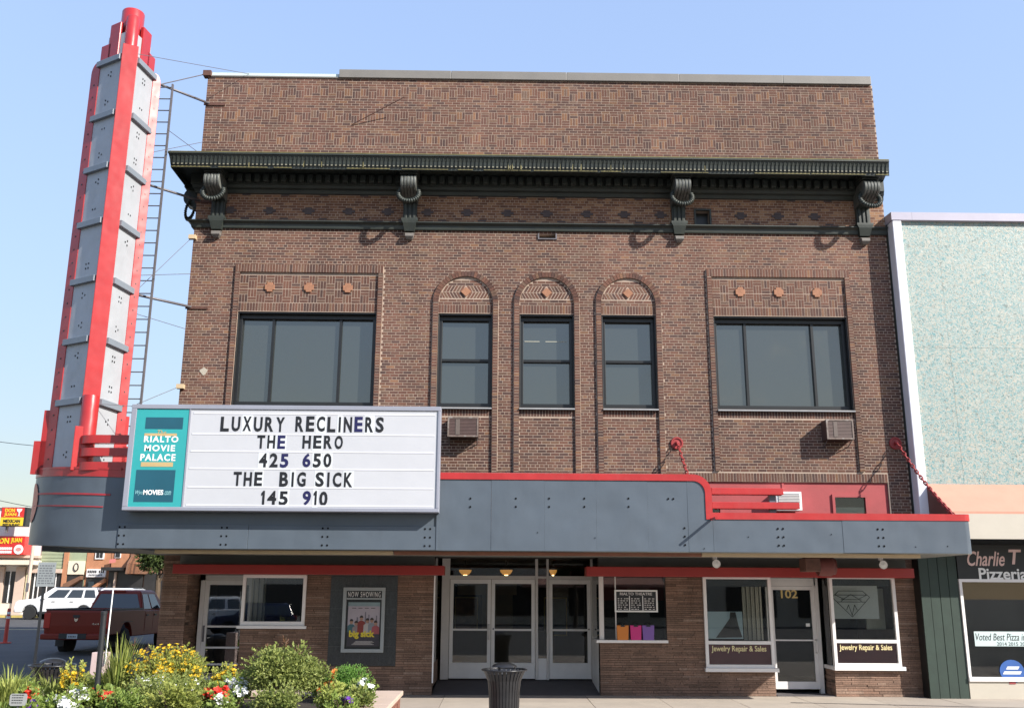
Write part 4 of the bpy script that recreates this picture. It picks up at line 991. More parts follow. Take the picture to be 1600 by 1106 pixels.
# struts and guy wires to the building
for z in (14.12, 11.50, 8.80):
    MB().tube([(-8.45, -1.15, z), (-7.30, -.02, z)], .030, 10).build('strut_pipe', STEEL, tw, smooth=True)
    B('strut_plate', RUST, tw, X0 - .03, X0 + .5, -.03, -.008, z - .05, z + .02)
def wire(p, q, r=.0075, sag=0, name='guy_wire', parent=tw, mat=STEEL):
    p, q = Vector(p), Vector(q); ps = [p.lerp(q, t) - Vector((0, 0, sag * 4 * t * (1 - t))) for t in np.linspace(0, 1, 8 if sag else 2)]
    return MB().tube(ps, r, 5).build(name, mat, parent)
def bpt(px, py, Y): x, z = at(px, py, Y); return (x, Y, z)
wire(bpt(205, 83, -2.8), bpt(400, 118, .2)); wire(bpt(180, 250, -2.8), bpt(318, 222, -.02)); wire(bpt(155, 432, -2.75), bpt(297, 428, -.02))
wire(bpt(262, 203, -1.6), bpt(312, 240, -.5)); wire(bpt(212, 455, -1.1), bpt(299, 372, -.02)); wire(bpt(205, 488, -1.2), bpt(290, 514, -.02)); wire(bpt(205, 635, -1.1), bpt(280, 604, -.02))
wire(bpt(248, 133, -1.2), bpt(322, 116, .05), .014, name='turnbuckle_rod'); wire(bpt(140, 630, -2.9), bpt(290, 640, -2.0), .006)
wire(bpt(550, 195, -.02), bpt(632, 152, -.35), .012, name='wall_rod', parent=bld, mat=RUST)
for px, py in ((299, 371), (280, 604)): x, z = at(px, py, -.05); B('wire_anchor', CREAM, bld, x - .05, x + .12, -.12, .0, z - .05, z + .05)
x, z = at(325, 116, 0); B('rod_anchor', RUST, bld, x - .1, x + .1, -.09, .1, z - .08, z + .06)
# ladder
lad = thing('ladder', 'slim steel ladder hanging between the pylon tower and the brick corner', 'ladder', (-8.1, -1.0, 5.0))
lx = (-8.205, -7.885)
for x in lx: MB().box(x - .02, x + .02, -1.03, -.97, 4.6, 14.08).build('rail', STEEL, lad)
z = 4.85
while z < 14.05: MB().tube([(lx[0], -1.0, z), (lx[1], -1.0, z)], .014, 6).build('rung', STEEL, lad); z += .305

# ------------------------------------------------------------------ support chains
link_me = None
def chain(px, py, lab):
    global link_me
    x, z = at(px, py, -.05); t = thing('support_chain', lab, 'chain', (x, -.02, z), 'red chains holding the marquee')
    MB().lathe([(.145, 0), (.145, .03), (.135, .045), (.11, .045), (.10, .025), (.045, .025), (.04, .11), (0, .115)], (x, .0, z), 28, 'y').build('wall_disc', CHAINR, t, smooth=R(25))
    a_ = Vector((x, -.1, z)); b_ = Vector((x, -2.75, MZL - .1)); d = b_ - a_; n = int(d.length / .118)
    if link_me is None:
        m_ = MB(); pth = [(.030 * math.cos(u), 0, .062 * math.sin(u) + (.022 if math.sin(u) > 0 else -.022)) for u in np.linspace(0, 2 * math.pi, 13)]
        m_.tube(pth, .0145, 6, caps=False); o = m_.build('chain_link', CHAINR, smooth=True); link_me = o.data; bpy.data.objects.remove(o)
    q = d.to_track_quat('Z', 'X')
    from mathutils import Quaternion
    for i in range(n):
        o = bpy.data.objects.new('chain_link', link_me); COL.objects.link(o); o.parent = t
        o.rotation_mode = 'QUATERNION'; o.rotation_quaternion = q @ Quaternion((0, 0, 1), (i % 2) * R(90) + R(45))
        o.location = a_ + d * ((i + .5) / n) - Vector((x, -.02, z)) - Vector((0, 0, .12 * 4 * ((i + .5) / n) * (1 - (i + .5) / n)))
    MB().tube([(x, -2.75, MZ0 + .3), (x, -2.75, MZL - .06)], .03, 8).build('deck_eye', CHAINR, t)
chain(1058, 692, 'red chain and wall disc right of the three arched windows')
chain(1400, 692, 'red chain and wall disc at the right brick corner')

# ------------------------------------------------------------------ air conditioners
def aircon(x0, x1, z0, z1, lab):
    t = thing('air_conditioner', lab, 'air conditioner', ((x0 + x1) / 2, 0, z0), 'brown air conditioners in the upper wall')
    D_ = .36
    MB().box(x0, x1, -D_ + .02, -.004, z0, z1).build('case', BROWN, t, bevel=.01)
    MB().box(x0, x1, -D_ - .01, -D_ + .018, z1 - .035, z1).box(x0, x1, -D_ - .01, -D_ + .018, z0, z0 + .03).box(x0, x0 + .035, -D_ - .01, -D_ + .018, z0 + .03, z1 - .035).box(x1 - .035, x1, -D_ - .01, -D_ + .018, z0 + .03, z1 - .035).build('frame', pmat('worn_brown', (.16, .12, .10), .6, .5, 14, .2, dirt=(.5, .48, .45), dscale=5, damt=.8), t)
    n = 12; zh = (z1 - z0 - .065) / n
    for i in range(n): MB().prism([(-D_ + .012, z0 + .03 + i * zh), (-D_ - .004, z0 + .03 + i * zh), (-D_ + .004, z0 + .03 + (i + .8) * zh), (-D_ + .012, z0 + .03 + (i + .8) * zh)], 'x', x0 + .036, x1 - .036).build('louvre_slat', BROWN, t)
    B('cover_strip', pmat('pale_brown', (.13, .10, .085), .6), t, x0 + (x1 - x0) * .26, x0 + (x1 - x0) * .40, -D_ - .008, -D_ - .002, z0 + .05, z1 - .05)
    for xx in (x0 + .03, x1 - .03): MB().tube([(xx, -D_ + .05, z0), (xx, -.01, z0 - .12)], .012, 6).build('bracket_rod', STEEL, t)
aircon(-1.13, -.43, 5.69, 6.15, 'brown boxy air conditioner under the arched window, beside the letter board')
aircon(7.545, 8.17, 5.70, 6.16, 'brown boxy air conditioner under the right wide window')
xa, z0_ = at(1214, 797, -.3); xb, z1_ = at(1252, 768, -.3)
t = thing('air_conditioner', 'white framed air conditioner set in the red wall behind the rails', 'air conditioner', ((xa + xb) / 2, 0, z0_))
MB().box(xa, xb, -.30, .015, z0_, z1_).build('case', WHITE, t, bevel=.01); B('grille', STEEL, t, xa + .05, xb - .05, -.312, -.302, z0_ + .05, z1_ - .05)
for i in range(9): zz = z0_ + .06 + i * (z1_ - z0_ - .12) / 9; B('grille_slat', ALU, t, xa + .05, xb - .05, -.322, -.313, zz, zz + .018)

# ------------------------------------------------------------------ neighbouring shop on the right
nb = thing('neighbor_shop', 'pizza shop building with aqua mosaic upper front, white frame and pink awning', 'building', (15, 2, G0))
NX1 = 22.0; NY_ = -.35
B('shop_body', pmat('grey_render', (.35, .34, .33), .9, .1, 2, .2), nb, 9.54, NX1, .1, 14, G0, 11.0)
for k_, (xa_, xb_) in enumerate(((9.74, 10.62), (10.624, 13.0), (13.004, NX1))):
    B('mosaic_panel', MOSAIC, nb, xa_, xb_, NY_ + .06 - .002 * (k_ % 2), .09, 4.66, 7.9); B('mosaic_panel', MOSAIC, nb, xa_, xb_, NY_ + .06 - .002 * ((k_ + 1) % 2), .09, 7.904, 11.06)
MB().box(9.52, 9.74, NY_ - .02, .095, 4.0, 11.06).build('white_frame', WALUM, nb, bevel=.02); MB().box(9.503, 9.518, -.07, .3, 3.6, 11.2).build('corner_flashing', GREEN, nb)
MB().prism([(NY_ - .04, 11.06), (NY_ - .04, 11.26), (.12, 11.30), (.12, 11.06)], 'x', 9.50, 10.0).build('coping', LAV, nb); MB().prism([(NY_ - .04, 11.06), (NY_ - .04, 11.26), (.12, 11.30), (.12, 11.06)], 'x', 10.004, NX1).build('coping', LAV, nb)
ax0 = 9.74
AWY = -1.42
MB().prism([(NY_ + .05, 4.64), (NY_ + .05, 4.70), (AWY, 4.0), (AWY, 3.95)], 'x', ax0, NX1).build('awning', PINK, nb)
MB().prism([(NY_ + .05, 4.66), (AWY + .01, 3.96), (NY_ + .05, 3.96)], 'x', ax0 - .02, ax0 - .002).build('awning_side', PBROWN, nb)
B('awning_fascia', FASC, nb, ax0, NX1, AWY - .02, AWY + .05, 3.42, 3.949); B('awning_soffit', DARK, nb, ax0, NX1, AWY + .05, .1, 3.5, 3.54)
GX0 = 9.37
for i in range(4):
    w = (10.22 - GX0) / 4; B('green_board', LGREEN, nb, GX0 + i * w + .006, GX0 + (i + 1) * w - .006, NY_ + random.uniform(0, .008), .08, G0, 3.5)
B('board_backing', BLACKF, nb, GX0, 10.22, NY_ + .03, .09, G0, 3.5)
sx_ = at(1500, 880, NY_)[0]; zs0, zs1 = at(1550, 904, NY_)[1], at(1550, 858, NY_)[1]
sb = B('sign_board', BLACKF, nb, 10.23, NX1, NY_ - .02, .0, zs0, zs1 + .1)
PW = pmat('sign_pink', (.72, .50, .46), .5, .05, 3, 0)
def nx(px, py=900): return at(px, py, NY_)[0]
def nz(py, px=1550): return at(px, py, NY_)[1]
text('lettering', 'Charlie', nx(1513), nx(1572), nz(884), nz(861), NY_ - .022, PW, sb, .006, shear=.35, bold=.014); text('lettering', 'T', nx(1579), nx(1599), nz(881), nz(858), NY_ - .022, PW, sb, .006, bold=.02, shear=.2)
text('lettering', 'Pizzeria', nx(1529), nx(1604), nz(905), nz(887), NY_ - .022, WHITE, sb, .006, bold=.02)
fr = MB().box(10.23, NX1, NY_ - .03, NY_ + .04, zs0 - .07, zs0 - .005).box(10.23, 10.29, NY_ - .03, NY_ + .04, .55, zs0 - .07).box(10.23, NX1, NY_ - .05, NY_ + .04, .46, .55).box(11.9, 11.97, NY_ - .02, NY_ + .03, .56, zs0 - .08).build('window', ALUW, nb)
B('pane', GLASS, fr, 10.29, NX1, NY_, NY_ + .008, .55, zs0 - .07)
B('stall_riser', FASC, nb, 10.23, NX1, NY_ - .01, .1, G0, .455)
B('interior_wall', BLACKF, nb, 10.2, NX1, .085, .095, .5, 3.0)
bn = MB().box(nx(1522, 995), nx(1640, 995), NY_ - .015, NY_ - .009, nz(1009), nz(986)).build('window_banner', pmat('banner_pale', (.50, .60, .60), .6, .04, 2, 0), nb)
text('print', 'Voted Best Pizza in', nx(1524, 995), nx(1602, 995), nz(1000), nz(989), NY_ - .016, BLACKF, bn, .002, shear=.25)
text('print', '2014 2015 201', nx(1556, 995), nx(1602, 995), nz(1008), nz(1002.5), NY_ - .016, BLACKF, bn, .002)
EBL = pmat('emblem_blue', (.03, .10, .33), .5)
ev = [(nx(1580, 1040) + .27 * math.cos(2 * math.pi * i / 20), nz(1048) + .24 * math.sin(2 * math.pi * i / 20)) for i in range(20)]
el = MB().prism(ev, 'y', NY_ - .016, NY_ - .010).build('window_emblem', EBL, nb)
for k, (dx, dz, w) in enumerate(((.02, .07, .30), (.0, -.03, .42))):
    MB().prism([(nx(1580, 1040) + dx - w / 2, nz(1048) + dz - .03), (nx(1580, 1040) + dx + w / 2 - .04, nz(1048) + dz - .03), (nx(1580, 1040) + dx + w / 2, nz(1048) + dz + .03), (nx(1580, 1040) + dx - w / 2 + .04, nz(1048) + dz + .03)], 'y', NY_ - .020, NY_ - .0165).build('print_bar', WHITE, el)
B('print_bar', REDWALL, el, nx(1576, 1062), nx(1586, 1062), NY_ - .02, NY_ - .0165, nz(1068), nz(1060))

# ------------------------------------------------------------------ poster case, letter board, boxes, display cards
pc = thing('poster_case', 'lit grey framed film poster case on the dark granite panel', 'poster', (-2.92, -.05, .97))
a_, zt = at(537, 917, -.06); b_, zb = at(599, 1019, -.06); t_ = .075; zh = zt - .26
CASEF = pmat('case_grey_blue', (.30, .33, .34), .45, .06, 2, .05)
MB().box(a_, b_, -.09, -.015, zt - t_, zt).box(a_, b_, -.09, -.015, zb, zb + t_).box(a_, a_ + t_, -.09, -.015, zb + t_, zt - t_).box(b_ - t_, b_, -.09, -.015, zb + t_, zt - t_).box(a_ + t_, b_ - t_, -.085, -.015, zh, zh + .035).build('frame', CASEF, pc, bevel=.006)
hd = B('header_strip', BLACKF, pc, a_ + t_, b_ - t_, -.045, -.016, zh + .035, zt - t_)
text('print', 'NOW SHOWING', a_ + t_ + .03, b_ - t_ - .03, zh + .05, zt - t_ - .02, -.046, ALUW, hd, .002, bold=.004, space=1.25)
bk = B('poster_backing', BLACKF, pc, a_ + t_, b_ - t_, -.04, -.016, zb + t_, zh)
px0, px1, pz0_, pz1_ = a_ + t_ + .045, b_ - t_ - .035, zb + t_ + .05, zh - .06
PSK = pmat('poster_sky', (.36, .32, .36), .5, .1, 3, 0); W_ = px1 - px0; H_ = pz1_ - pz0_
ps = B('poster_sheet', PSK, pc, px0, px1, -.046, -.0405, pz0_, pz1_)
B('print_block', pmat('poster_dark', (.035, .03, .04), .5, .3, 8, 0), ps, px0, px1, -.049, -.0465, pz0_, pz0_ + H_ * .32); B('print_block', pmat('poster_teal', (.20, .27, .29), .5), ps, px0, px1, -.0475, -.0465, pz1_ - H_ * .09, pz1_)
for k, (u, h, w) in enumerate(((.55, .78, .02), (.66, .72, .016), (.9, .70, .02), (.3, .66, .025))): B('print_block', pmat('poster_tower', (.15, .14, .17), .5), ps, px0 + W_ * (u - w), px0 + W_ * (u + w), -.0478, -.0466, pz0_ + H_ * .4, pz0_ + H_ * h)
SKN = pmat('poster_skin', (.32, .19, .13), .6); HAIR = pmat('poster_hair', (.03, .02, .02), .6)
for k, (u, top, c) in enumerate(((.12, .60, (.05, .12, .14)), (.27, .56, (.25, .2, .2)), (.43, .68, (.22, .035, .03)), (.62, .62, (.40, .37, .36)), (.76, .63, (.20, .22, .25)), (.88, .57, (.30, .07, .08)))):
    y0 = -.0484 - k * .0006; cx = px0 + W_ * u; hz = pz0_ + H_ * (top - .045); rr = .048
    MB().prism([(cx - .085, pz0_ + H_ * .28), (cx + .085, pz0_ + H_ * .28), (cx + .08, hz - .085), (cx + .03, hz - .05), (cx - .03, hz - .05), (cx - .08, hz - .085)], 'y', y0 - .0005, y0).build('print_figure', pmat('poster_cloth', c, .6), ps)
    MB().prism([(cx + rr * .78 * math.cos(i * .524), hz + rr * math.sin(i * .524)) for i in range(12)], 'y', y0 - .001, y0 - .0005).build('print_figure', SKN, ps)
    MB().prism([(cx + rr * .85 * math.cos(i * .349), hz + .012 + rr * 1.05 * math.sin(i * .349)) for i in range(10)], 'y', y0 - .0015, y0 - .001).build('print_figure', HAIR, ps)
YEL = pmat('poster_yellow', (.62, .50, .03), .5, .04, 3, 0)
text('print', 'big sick', px0 + W_ * .06, px0 + W_ * .86, pz0_ + H_ * .17, pz0_ + H_ * .36, -.054, YEL, ps, .002, bold=.045)
for k in range(5): B('print_block', ALU, ps, px0 + W_ * (.15 + .03 * k), px0 + W_ * (.85 - .05 * (k % 3)), -.051, -.0495, pz0_ + H_ * (.04 + .018 * k), pz0_ + H_ * (.046 + .018 * k))
for k in range(4): B('print_block', HAIR, ps, px0 + W_ * (.12 + .2 * k), px0 + W_ * (.25 + .2 * k), -.049, -.0476, pz0_ + H_ * .86, pz0_ + H_ * .872)

lb = thing('letter_board', 'black price board headed RIALTO THEATRE in white frame on booth window', 'sign', (3.2, .0, 1.9))
a_, zt = at(960, 921, -.01); b_, zb = at(1028, 956, -.01); t_ = .035
MB().box(a_, b_, -.03, .02, zt - t_, zt).box(a_, b_, -.03, .02, zb, zb + t_).box(a_, a_ + t_, -.03, .02, zb + t_, zt - t_).box(b_ - t_, b_, -.03, .02, zb + t_, zt - t_).build('frame', WHITE, lb, bevel=.004)
bk = B('board', BLACKF, lb, a_ + t_, b_ - t_, -.012, .018, zb + t_, zt - t_)
text('print', 'RIALTO THEATRE', a_ + .12, b_ - .12, zt - .115, zt - .055, -.013, ALU, bk, .002, bold=.012)
wd = (b_ - a_ - 2 * t_) / 3
for c in range(3):
    if c: B('divider', WHITE, lb, a_ + t_ + wd * c - .008, a_ + t_ + wd * c + .008, -.02, .0, zb + t_, zt - .13)
    for r_ in range(6):
        if random.random() < .85:
            xx = a_ + t_ + wd * c + .035
            while xx < a_ + t_ + wd * (c + 1) - .06:
                w = random.uniform(.025, .06); B('print_line', ALU, bk, xx, xx + w, -.0145, -.0125, zb + t_ + .02 + r_ * .045, zb + t_ + .036 + r_ * .045); xx += w + random.uniform(.012, .05)
for pa, pb, c, nm in ((964, 982, (.62, .20, .03), 'orange'), (985, 1002, (.58, .03, .20), 'pink'), (1004, 1022, (.20, .10, .36), 'purple')):
    x0_, z0_ = at(pa, 1000, -.06); x1_, z1_ = at(pb, 976.5, -.06); z0_ = 1.266
    t = thing('gift_bag', nm + ' upright paper bag on the ticket booth counter', 'bag', ((x0_ + x1_) / 2, -.05, z0_), 'bags on the booth counter')
    MB().loft([[(x0_ + .012, -.085, z0_), (x1_ - .012, -.085, z0_), (x1_ - .012, -.0, z0_), (x0_ + .012, -.0, z0_)], [(x0_, -.08, z1_), (x1_, -.08, z1_), (x1_, -.03, z1_), (x0_, -.03, z1_)]]).build('bag', pmat('bag_' + nm, c, .6, .06, 4, .1), t, bevel=.004)
    xm = (x0_ + x1_) / 2
    for yy in (-.078, -.032): MB().tube([(xm - .06, yy, z1_ - .01), (xm - .05, yy, z1_ + .04), (xm, yy, z1_ + .055), (xm + .05, yy, z1_ + .04), (xm + .06, yy, z1_ - .01)], .006, 5).build('handle', BLACKF, t)
    MB().prism([(xm - .055, z1_ - .03), (xm + .055, z1_ - .03), (xm + .03, z1_ + .012), (xm - .03, z1_ + .012)], 'y', -.086, -.0815).build('clip', BLACKF, t)
x0_, z0_ = at(1101, 997, .12); x1_, z1_ = at(1158, 955, .12)
dc = thing('display_card', 'pale blue display card with dark necklace bust in the left jewelry window', 'card', ((x0_ + x1_) / 2, .12, z0_))
MB().prism([(.03, z0_), (.04, z0_), (.05, z1_), (.04, z1_)], 'x', x0_, x1_).build('card', pmat('card_blue', (.62, .74, .80), .5, .05, 2, 0), dc)
wq = x1_ - x0_; hq = z1_ - z0_
MB().prism([(x0_ + wq * u, z0_ + hq * w) for u, w in ((.28, .04), (.97, .06), (.88, .5), (.82, .98), (.68, .98), (.66, .75), (.45, .35))], 'y', .022, .0285).build('bust_print', pmat('bust_grey', (.10, .085, .08), .7), dc)
x0_, z0_ = at(1297, 966, .1); x1_, z1_ = at(1368, 915, .1)
dp = thing('diamond_poster', 'white card with line drawing of a cut diamond in jewelry window', 'poster', ((x0_ + x1_) / 2, .1, z0_))
B('card', pmat('card_grey', (.84, .83, .82), .7, .04, 2, 0), dp, x0_, x1_, .022, .03, z0_, z1_)
P2 = {}
def D(u, w): return (x0_ + (x1_ - x0_) * (.05 + .78 * u), .019, z0_ + .04 + (z1_ - z0_ - .09) * w)
lines = [((.18, .9), (.82, .9)), ((0, .68), (.18, .9)), ((1, .68), (.82, .9)), ((0, .68), (.5, 0)), ((1, .68), (.5, 0)), ((.0, .68), (.12, .52)), ((1, .68), (.88, .52)), ((.12, .52), (.88, .52)), ((.08, .76), (.3, .62)), ((.3, .62), (.5, .78)), ((.5, .78), (.7, .62)), ((.7, .62), (.92, .76)), ((.08, .76), (.92, .76)), ((.18, .9), (.08, .76)), ((.82, .9), (.92, .76)), ((.36, .24), (.42, .42)), ((.42, .42), (.5, .05)), ((.5, .05), (.58, .42)), ((.58, .42), (.64, .24)), ((.22, .6), (.78, .6)), ((.3, .62), (.22, .52)), ((.7, .62), (.78, .52))]
for p, q in lines: MB().tube([D(*p), D(*q)], .006, 5).build('drawn_line', BLACKF, dp)
# lobby lamps
for px in (727, 791, 864):
    x, z = at(px, 893, 3.0); t = thing('ceiling_lamp', {727: 'glowing amber bowl lamp behind the transom above the left entrance door', 791: 'glowing amber bowl lamp behind the transom above the middle entrance door', 864: 'small glowing amber lamp behind the transom above the single entrance door'}[px], 'lamp', (x, 3.0, 3.05))
    s_ = .16 if px < 850 else .10
    MB().lathe([(.02, z + .12), (.02, 3.06)], (x, 3.0, 0), 8).build('stem', DARK, t)
    MB().lathe([(s_, z + .05), (s_ * .92, z), (s_ * .6, z - .06), (0, z - .085)], (x, 3.0, 0), 20).build('bowl', emit('amber_glow_%d' % px, (1, .45, .10), .30), t, smooth=True)
    MB().lathe([(s_ * .35, z - .075), (s_ * .2, z - .10), (0, z - .11)], (x, 3.0, 0), 12).build('bulb', emit('bulb_glow_%d' % px, (1, .75, .35), 3), t)

# ------------------------------------------------------------------ street furniture
def trash_can(label, loc):
    t = thing('trash_can', label, 'trash can', (0, 0, 0), 'black slatted trash cans')
    prof = [(.25, .05), (.255, .3), (.262, .55), (.285, .72), (.335, .84), (.372, .885)]
    me_ = None
    for k in range(30):
        if me_ is None:
            w = .021; rings = [[(-w * (r_ / .25) ** .5, -r_, h), (w * (r_ / .25) ** .5, -r_, h), (w * (r_ / .25) ** .5, -r_ + .008, h), (-w * (r_ / .25) ** .5, -r_ + .008, h)] for r_, h in prof]
            o = MB().loft(rings).build('slat', CANM, t); me_ = o
        else:
            o = me_.copy(); COL.objects.link(o); o.parent = t
        o.rotation_euler = (0, 0, 2 * math.pi * k / 30)
    def ring(r_, z, th): return [(r_ * math.cos(a_), r_ * math.sin(a_), z) for a_ in np.linspace(0, 2 * math.pi, 33)]
    MB().tube(ring(.375, .89, 0), .016, 8, caps=False).build('rim', CANM, t, smooth=True); MB().tube(ring(.262, .06, 0), .016, 6, caps=False).build('base_ring', CANM, t)
    MB().lathe([(.272, .70), (.272, .74), (.264, .74), (.264, .70)], n=30, caps=False).build('band', CANM, t); MB().lathe([(.0, .05), (.225, .05), (.23, .80), (.222, .80), (.215, .07), (0, .07)], n=24, caps=False).build('liner', DARK, t, smooth=R(40))
    MB().lathe([(.215, .945), (.20, .965), (.15, .99), (.08, 1.008), (0, 1.012)], n=30).build('lid', CANM, t, smooth=R(50))
    for k in range(3):
        a_ = R(90 + 120 * k + 25); MB().tube([(.20 * math.cos(a_), .20 * math.sin(a_), .80), (.17 * math.cos(a_), .17 * math.sin(a_), .96)], .012, 6).build('lid_post', CANM, t)
    for k in range(3):
        a_ = R(30 + 120 * k); MB().lathe([(.03, 0), (.03, .05)], (.2 * math.cos(a_), .2 * math.sin(a_), 0), 10).build('foot', DARK, t)
    t.location = loc; return t
tc = trash_can('black slatted trash can with domed lid in front of the entrance doors', (at(788, 1046, -4.9)[0], -4.9, G0))
t2 = copy_tree(tc); t2.location = (at(82, 1040, -4.3)[0], -4.3, G0); t2['label'] = 'black slatted trash can behind the flower bed by the parking sign'

x, z = at(60, 1010, -3.2); xs_, zs_ = at(75, 898, -3.2)
sg = thing('parking_sign', 'grey rectangular parking sign on a thin black pole', 'sign', (xs_ - .05, -3.2, G0))
MB().box(xs_ - .075, xs_ - .035, -3.215, -3.185, G0, at(75, 890, -3.2)[1]).build('pole', DARK, sg)
SGR = pmat('sign_grey', (.20, .22, .23), .5, .1, 3, .05)
c_, s_ = math.cos(R(20)), math.sin(R(20)); hw = .155; zt, zb = at(75, 878, -3.2)[1], at(75, 916, -3.2)[1]
def sgp(u, d, z): return (xs_ - .02 + u * c_ + d * s_, -3.235 + u * s_ - d * c_, z)
pl = MB().add([sgp(-hw, 0, zb), sgp(hw, 0, zb), sgp(hw, 0, zt), sgp(-hw, 0, zt), sgp(-hw, -.012, zb), sgp(hw, -.012, zb), sgp(hw, -.012, zt), sgp(-hw, -.012, zt)], [(0, 1, 2, 3), (7, 6, 5, 4), (0, 4, 5, 1), (1, 5, 6, 2), (2, 6, 7, 3), (3, 7, 4, 0)]).build('sign_plate', SGR, sg)
for k in range(8):
    zz = zb + .05 + k * (zt - zb - .08) / 8; u = -hw + .03
    while u < hw - .05:
        w = random.uniform(.02, .06); MB().add([sgp(u, .003, zz), sgp(u + w, .003, zz), sgp(u + w, .003, zz + .022), sgp(u, .003, zz + .022)], [(0, 1, 2, 3)]).build('print_line', pmat('print_grey', (.09, .10, .11), .6) if 'print_grey' not in bpy.data.materials else bpy.data.materials['print_grey'], pl); u += w + .015
cx_, cz_ = at(8, 1003, 14); cone = thing('traffic_post', 'red flexible traffic post with reflective bands on the side street', 'traffic post', (cx_, 14, gz(0, 14)))
g_ = gz(0, 14); MB().lathe([(.2, g_), (.2, g_ + .04), (.07, g_ + .05), (.06, g_ + 1.15), (.045, g_ + 1.2), (0, g_ + 1.2)], (cx_, 14, 0), 16).build('post', pmat('post_red', (.50, .05, .03), .5), cone, smooth=R(40))
for zz in (.85, 1.0): MB().lathe([(.0655, g_ + zz), (.0645, g_ + zz + .08)], (cx_, 14, 0), 16, caps=False).build('reflective_band', WHITE, cone)

# ------------------------------------------------------------------ vehicles
TRUCKR = pmat('truck_paint', (.19, .024, .012), .42, .06, 1.5, .03, 3, spec=.25); CHROME = pmat('chrome', (.5, .5, .5), .15, .05, 2, 0, metal=1)
TYRE = pmat('tyre_rubber', (.018, .018, .018), .85, .2, 6, .2); RIM = pmat('alloy', (.48, .48, .49), .35, .1, 3, 0, metal=.2); CARW = pmat('car_white', (.72, .72, .72), .22, .03, 1.5, 0, coat=.5); CARB = pmat('car_blue', (.02, .028, .07), .2, .05, 1.5, 0, coat=.6)
TAILR = pmat('tail_lamp', (.40, .015, .012), .2, .1, 8, 0); LAMPC = pmat('head_lamp', (.6, .62, .65), .12, .1, 8, 0); PLAST = pmat('black_plastic', (.016, .016, .017), .5, .2, 5, .1)
def wheel(root, x, y, r, w, side):
    o = MB().lathe([(r * .62, -w / 2), (r * .95, -w / 2), (r, -w / 2 + .03), (r, w / 2 - .03), (r * .95, w / 2), (r * .62, w / 2)], (x, y, r), 26, 'x').build('wheel', TYRE, root, smooth=R(40))
    f = x + side * (w / 2 - .02)
    m_ = MB()
    for k in range(6):
        a_ = 2 * math.pi * k / 6; b2 = .22
        m_.add([(f + side * .008, y + r * .12 * math.cos(a_ - 1), r + r * .12 * math.sin(a_ - 1)), (f + side * .008, y + r * .12 * math.cos(a_ + 1), r + r * .12 * math.sin(a_ + 1)), (f, y + r * .6 * math.cos(a_ + b2), r + r * .6 * math.sin(a_ + b2)), (f, y + r * .6 * math.cos(a_ - b2), r + r * .6 * math.sin(a_ - b2))], [(0, 1, 2, 3)])
    m_.lathe([(r * .55, -.01), (r * .63, .0), (r * .63, .012), (r * .56, .012)], (f, y, r), 26, 'x', caps=False); m_.lathe([(r * .14, 0), (r * .14, .015 * side), (0, .016 * side)], (f, y, r), 12, 'x')
    m_.lathe([(r * .6, -.05 * side), (0, -.05 * side)], (f, y, r), 20, 'x', caps=False)
    m_.build('rim', RIM, o)
def arch_pts(yc, r, z0, n=9): return [(yc + r * math.cos(R(180 - 180 * i / (n - 1))), z0 + r * math.sin(R(180 - 180 * i / (n - 1)))) for i in range(n)]
def greenhouse(root, mat, low, high, zb, zr, hw0, hw1, splits, name='cab', glassm=CARGLASS):
    """cabin: belt line (y from low) up to roof (y from high), with side, front and rear windows"""
    (a0, a1), (b0, b1) = low, high
    def pt(u, v_, sx, off=0): # u along y 0..1, v 0..1 up
        y0_ = a0 + (a1 - a0) * u; y1_ = b0 + (b1 - b0) * u; x0_ = sx * (hw0 + (hw1 - hw0) * v_ + off); return (x0_, y0_ + (y1_ - y0_) * v_, zb + (zr - zb) * v_)
    rings = [[(-hw0, a0, zb), (hw0, a0, zb), (hw0, a1, zb), (-hw0, a1, zb)], [(-hw1, b0, zr), (hw1, b0, zr), (hw1, b1, zr), (-hw1, b1, zr)], [(-hw1 + .12, b0 + .15, zr + .05), (hw1 - .12, b0 + .15, zr + .05), (hw1 - .12, b1 - .15, zr + .05), (-hw1 + .12, b1 - .15, zr + .05)]]
    o = MB().loft(rings).build(name, mat, root, bevel=.05)
    o.modifiers[-1].segments = 3
    DKG = PLAST
    for sx in (-1, 1):
        for (u0, u1) in splits:
            q = [pt(u0, .10, sx, .012), pt(u1, .10, sx, .012), pt(u1, .86, sx, .012), pt(u0, .86, sx, .012)]
            MB().add(q, [(0, 1, 2, 3)] if sx > 0 else [(3, 2, 1, 0)]).build('side_window', BLKGL, o)
    def cross(yb, yt, nm, off):
        q = [(-hw0 * .88, yb + off + (yt - yb) * .14, zb + (zr - zb) * .14), (hw0 * .88, yb + off + (yt - yb) * .14, zb + (zr - zb) * .14), (hw1 * .86, yb + off + (yt - yb) * .86, zb + (zr - zb) * .86), (-hw1 * .86, yb + off + (yt - yb) * .86, zb + (zr - zb) * .86)]
        MB().add(q, [(0, 1, 2, 3)]).build(nm, BLKGL, o)
    cross(a0, b0, 'rear_window', -.014); cross(a1, b1, 'windshield', .014)
    return o
BLKGL, _n1, _n2, _b2 = nodes('dark_car_glass'); _b2.inputs['Base Color'].default_value = (.03, .035, .036, 1); _b2.inputs['Roughness'].default_value = .04; _b2.inputs['IOR'].default_value = 1.75

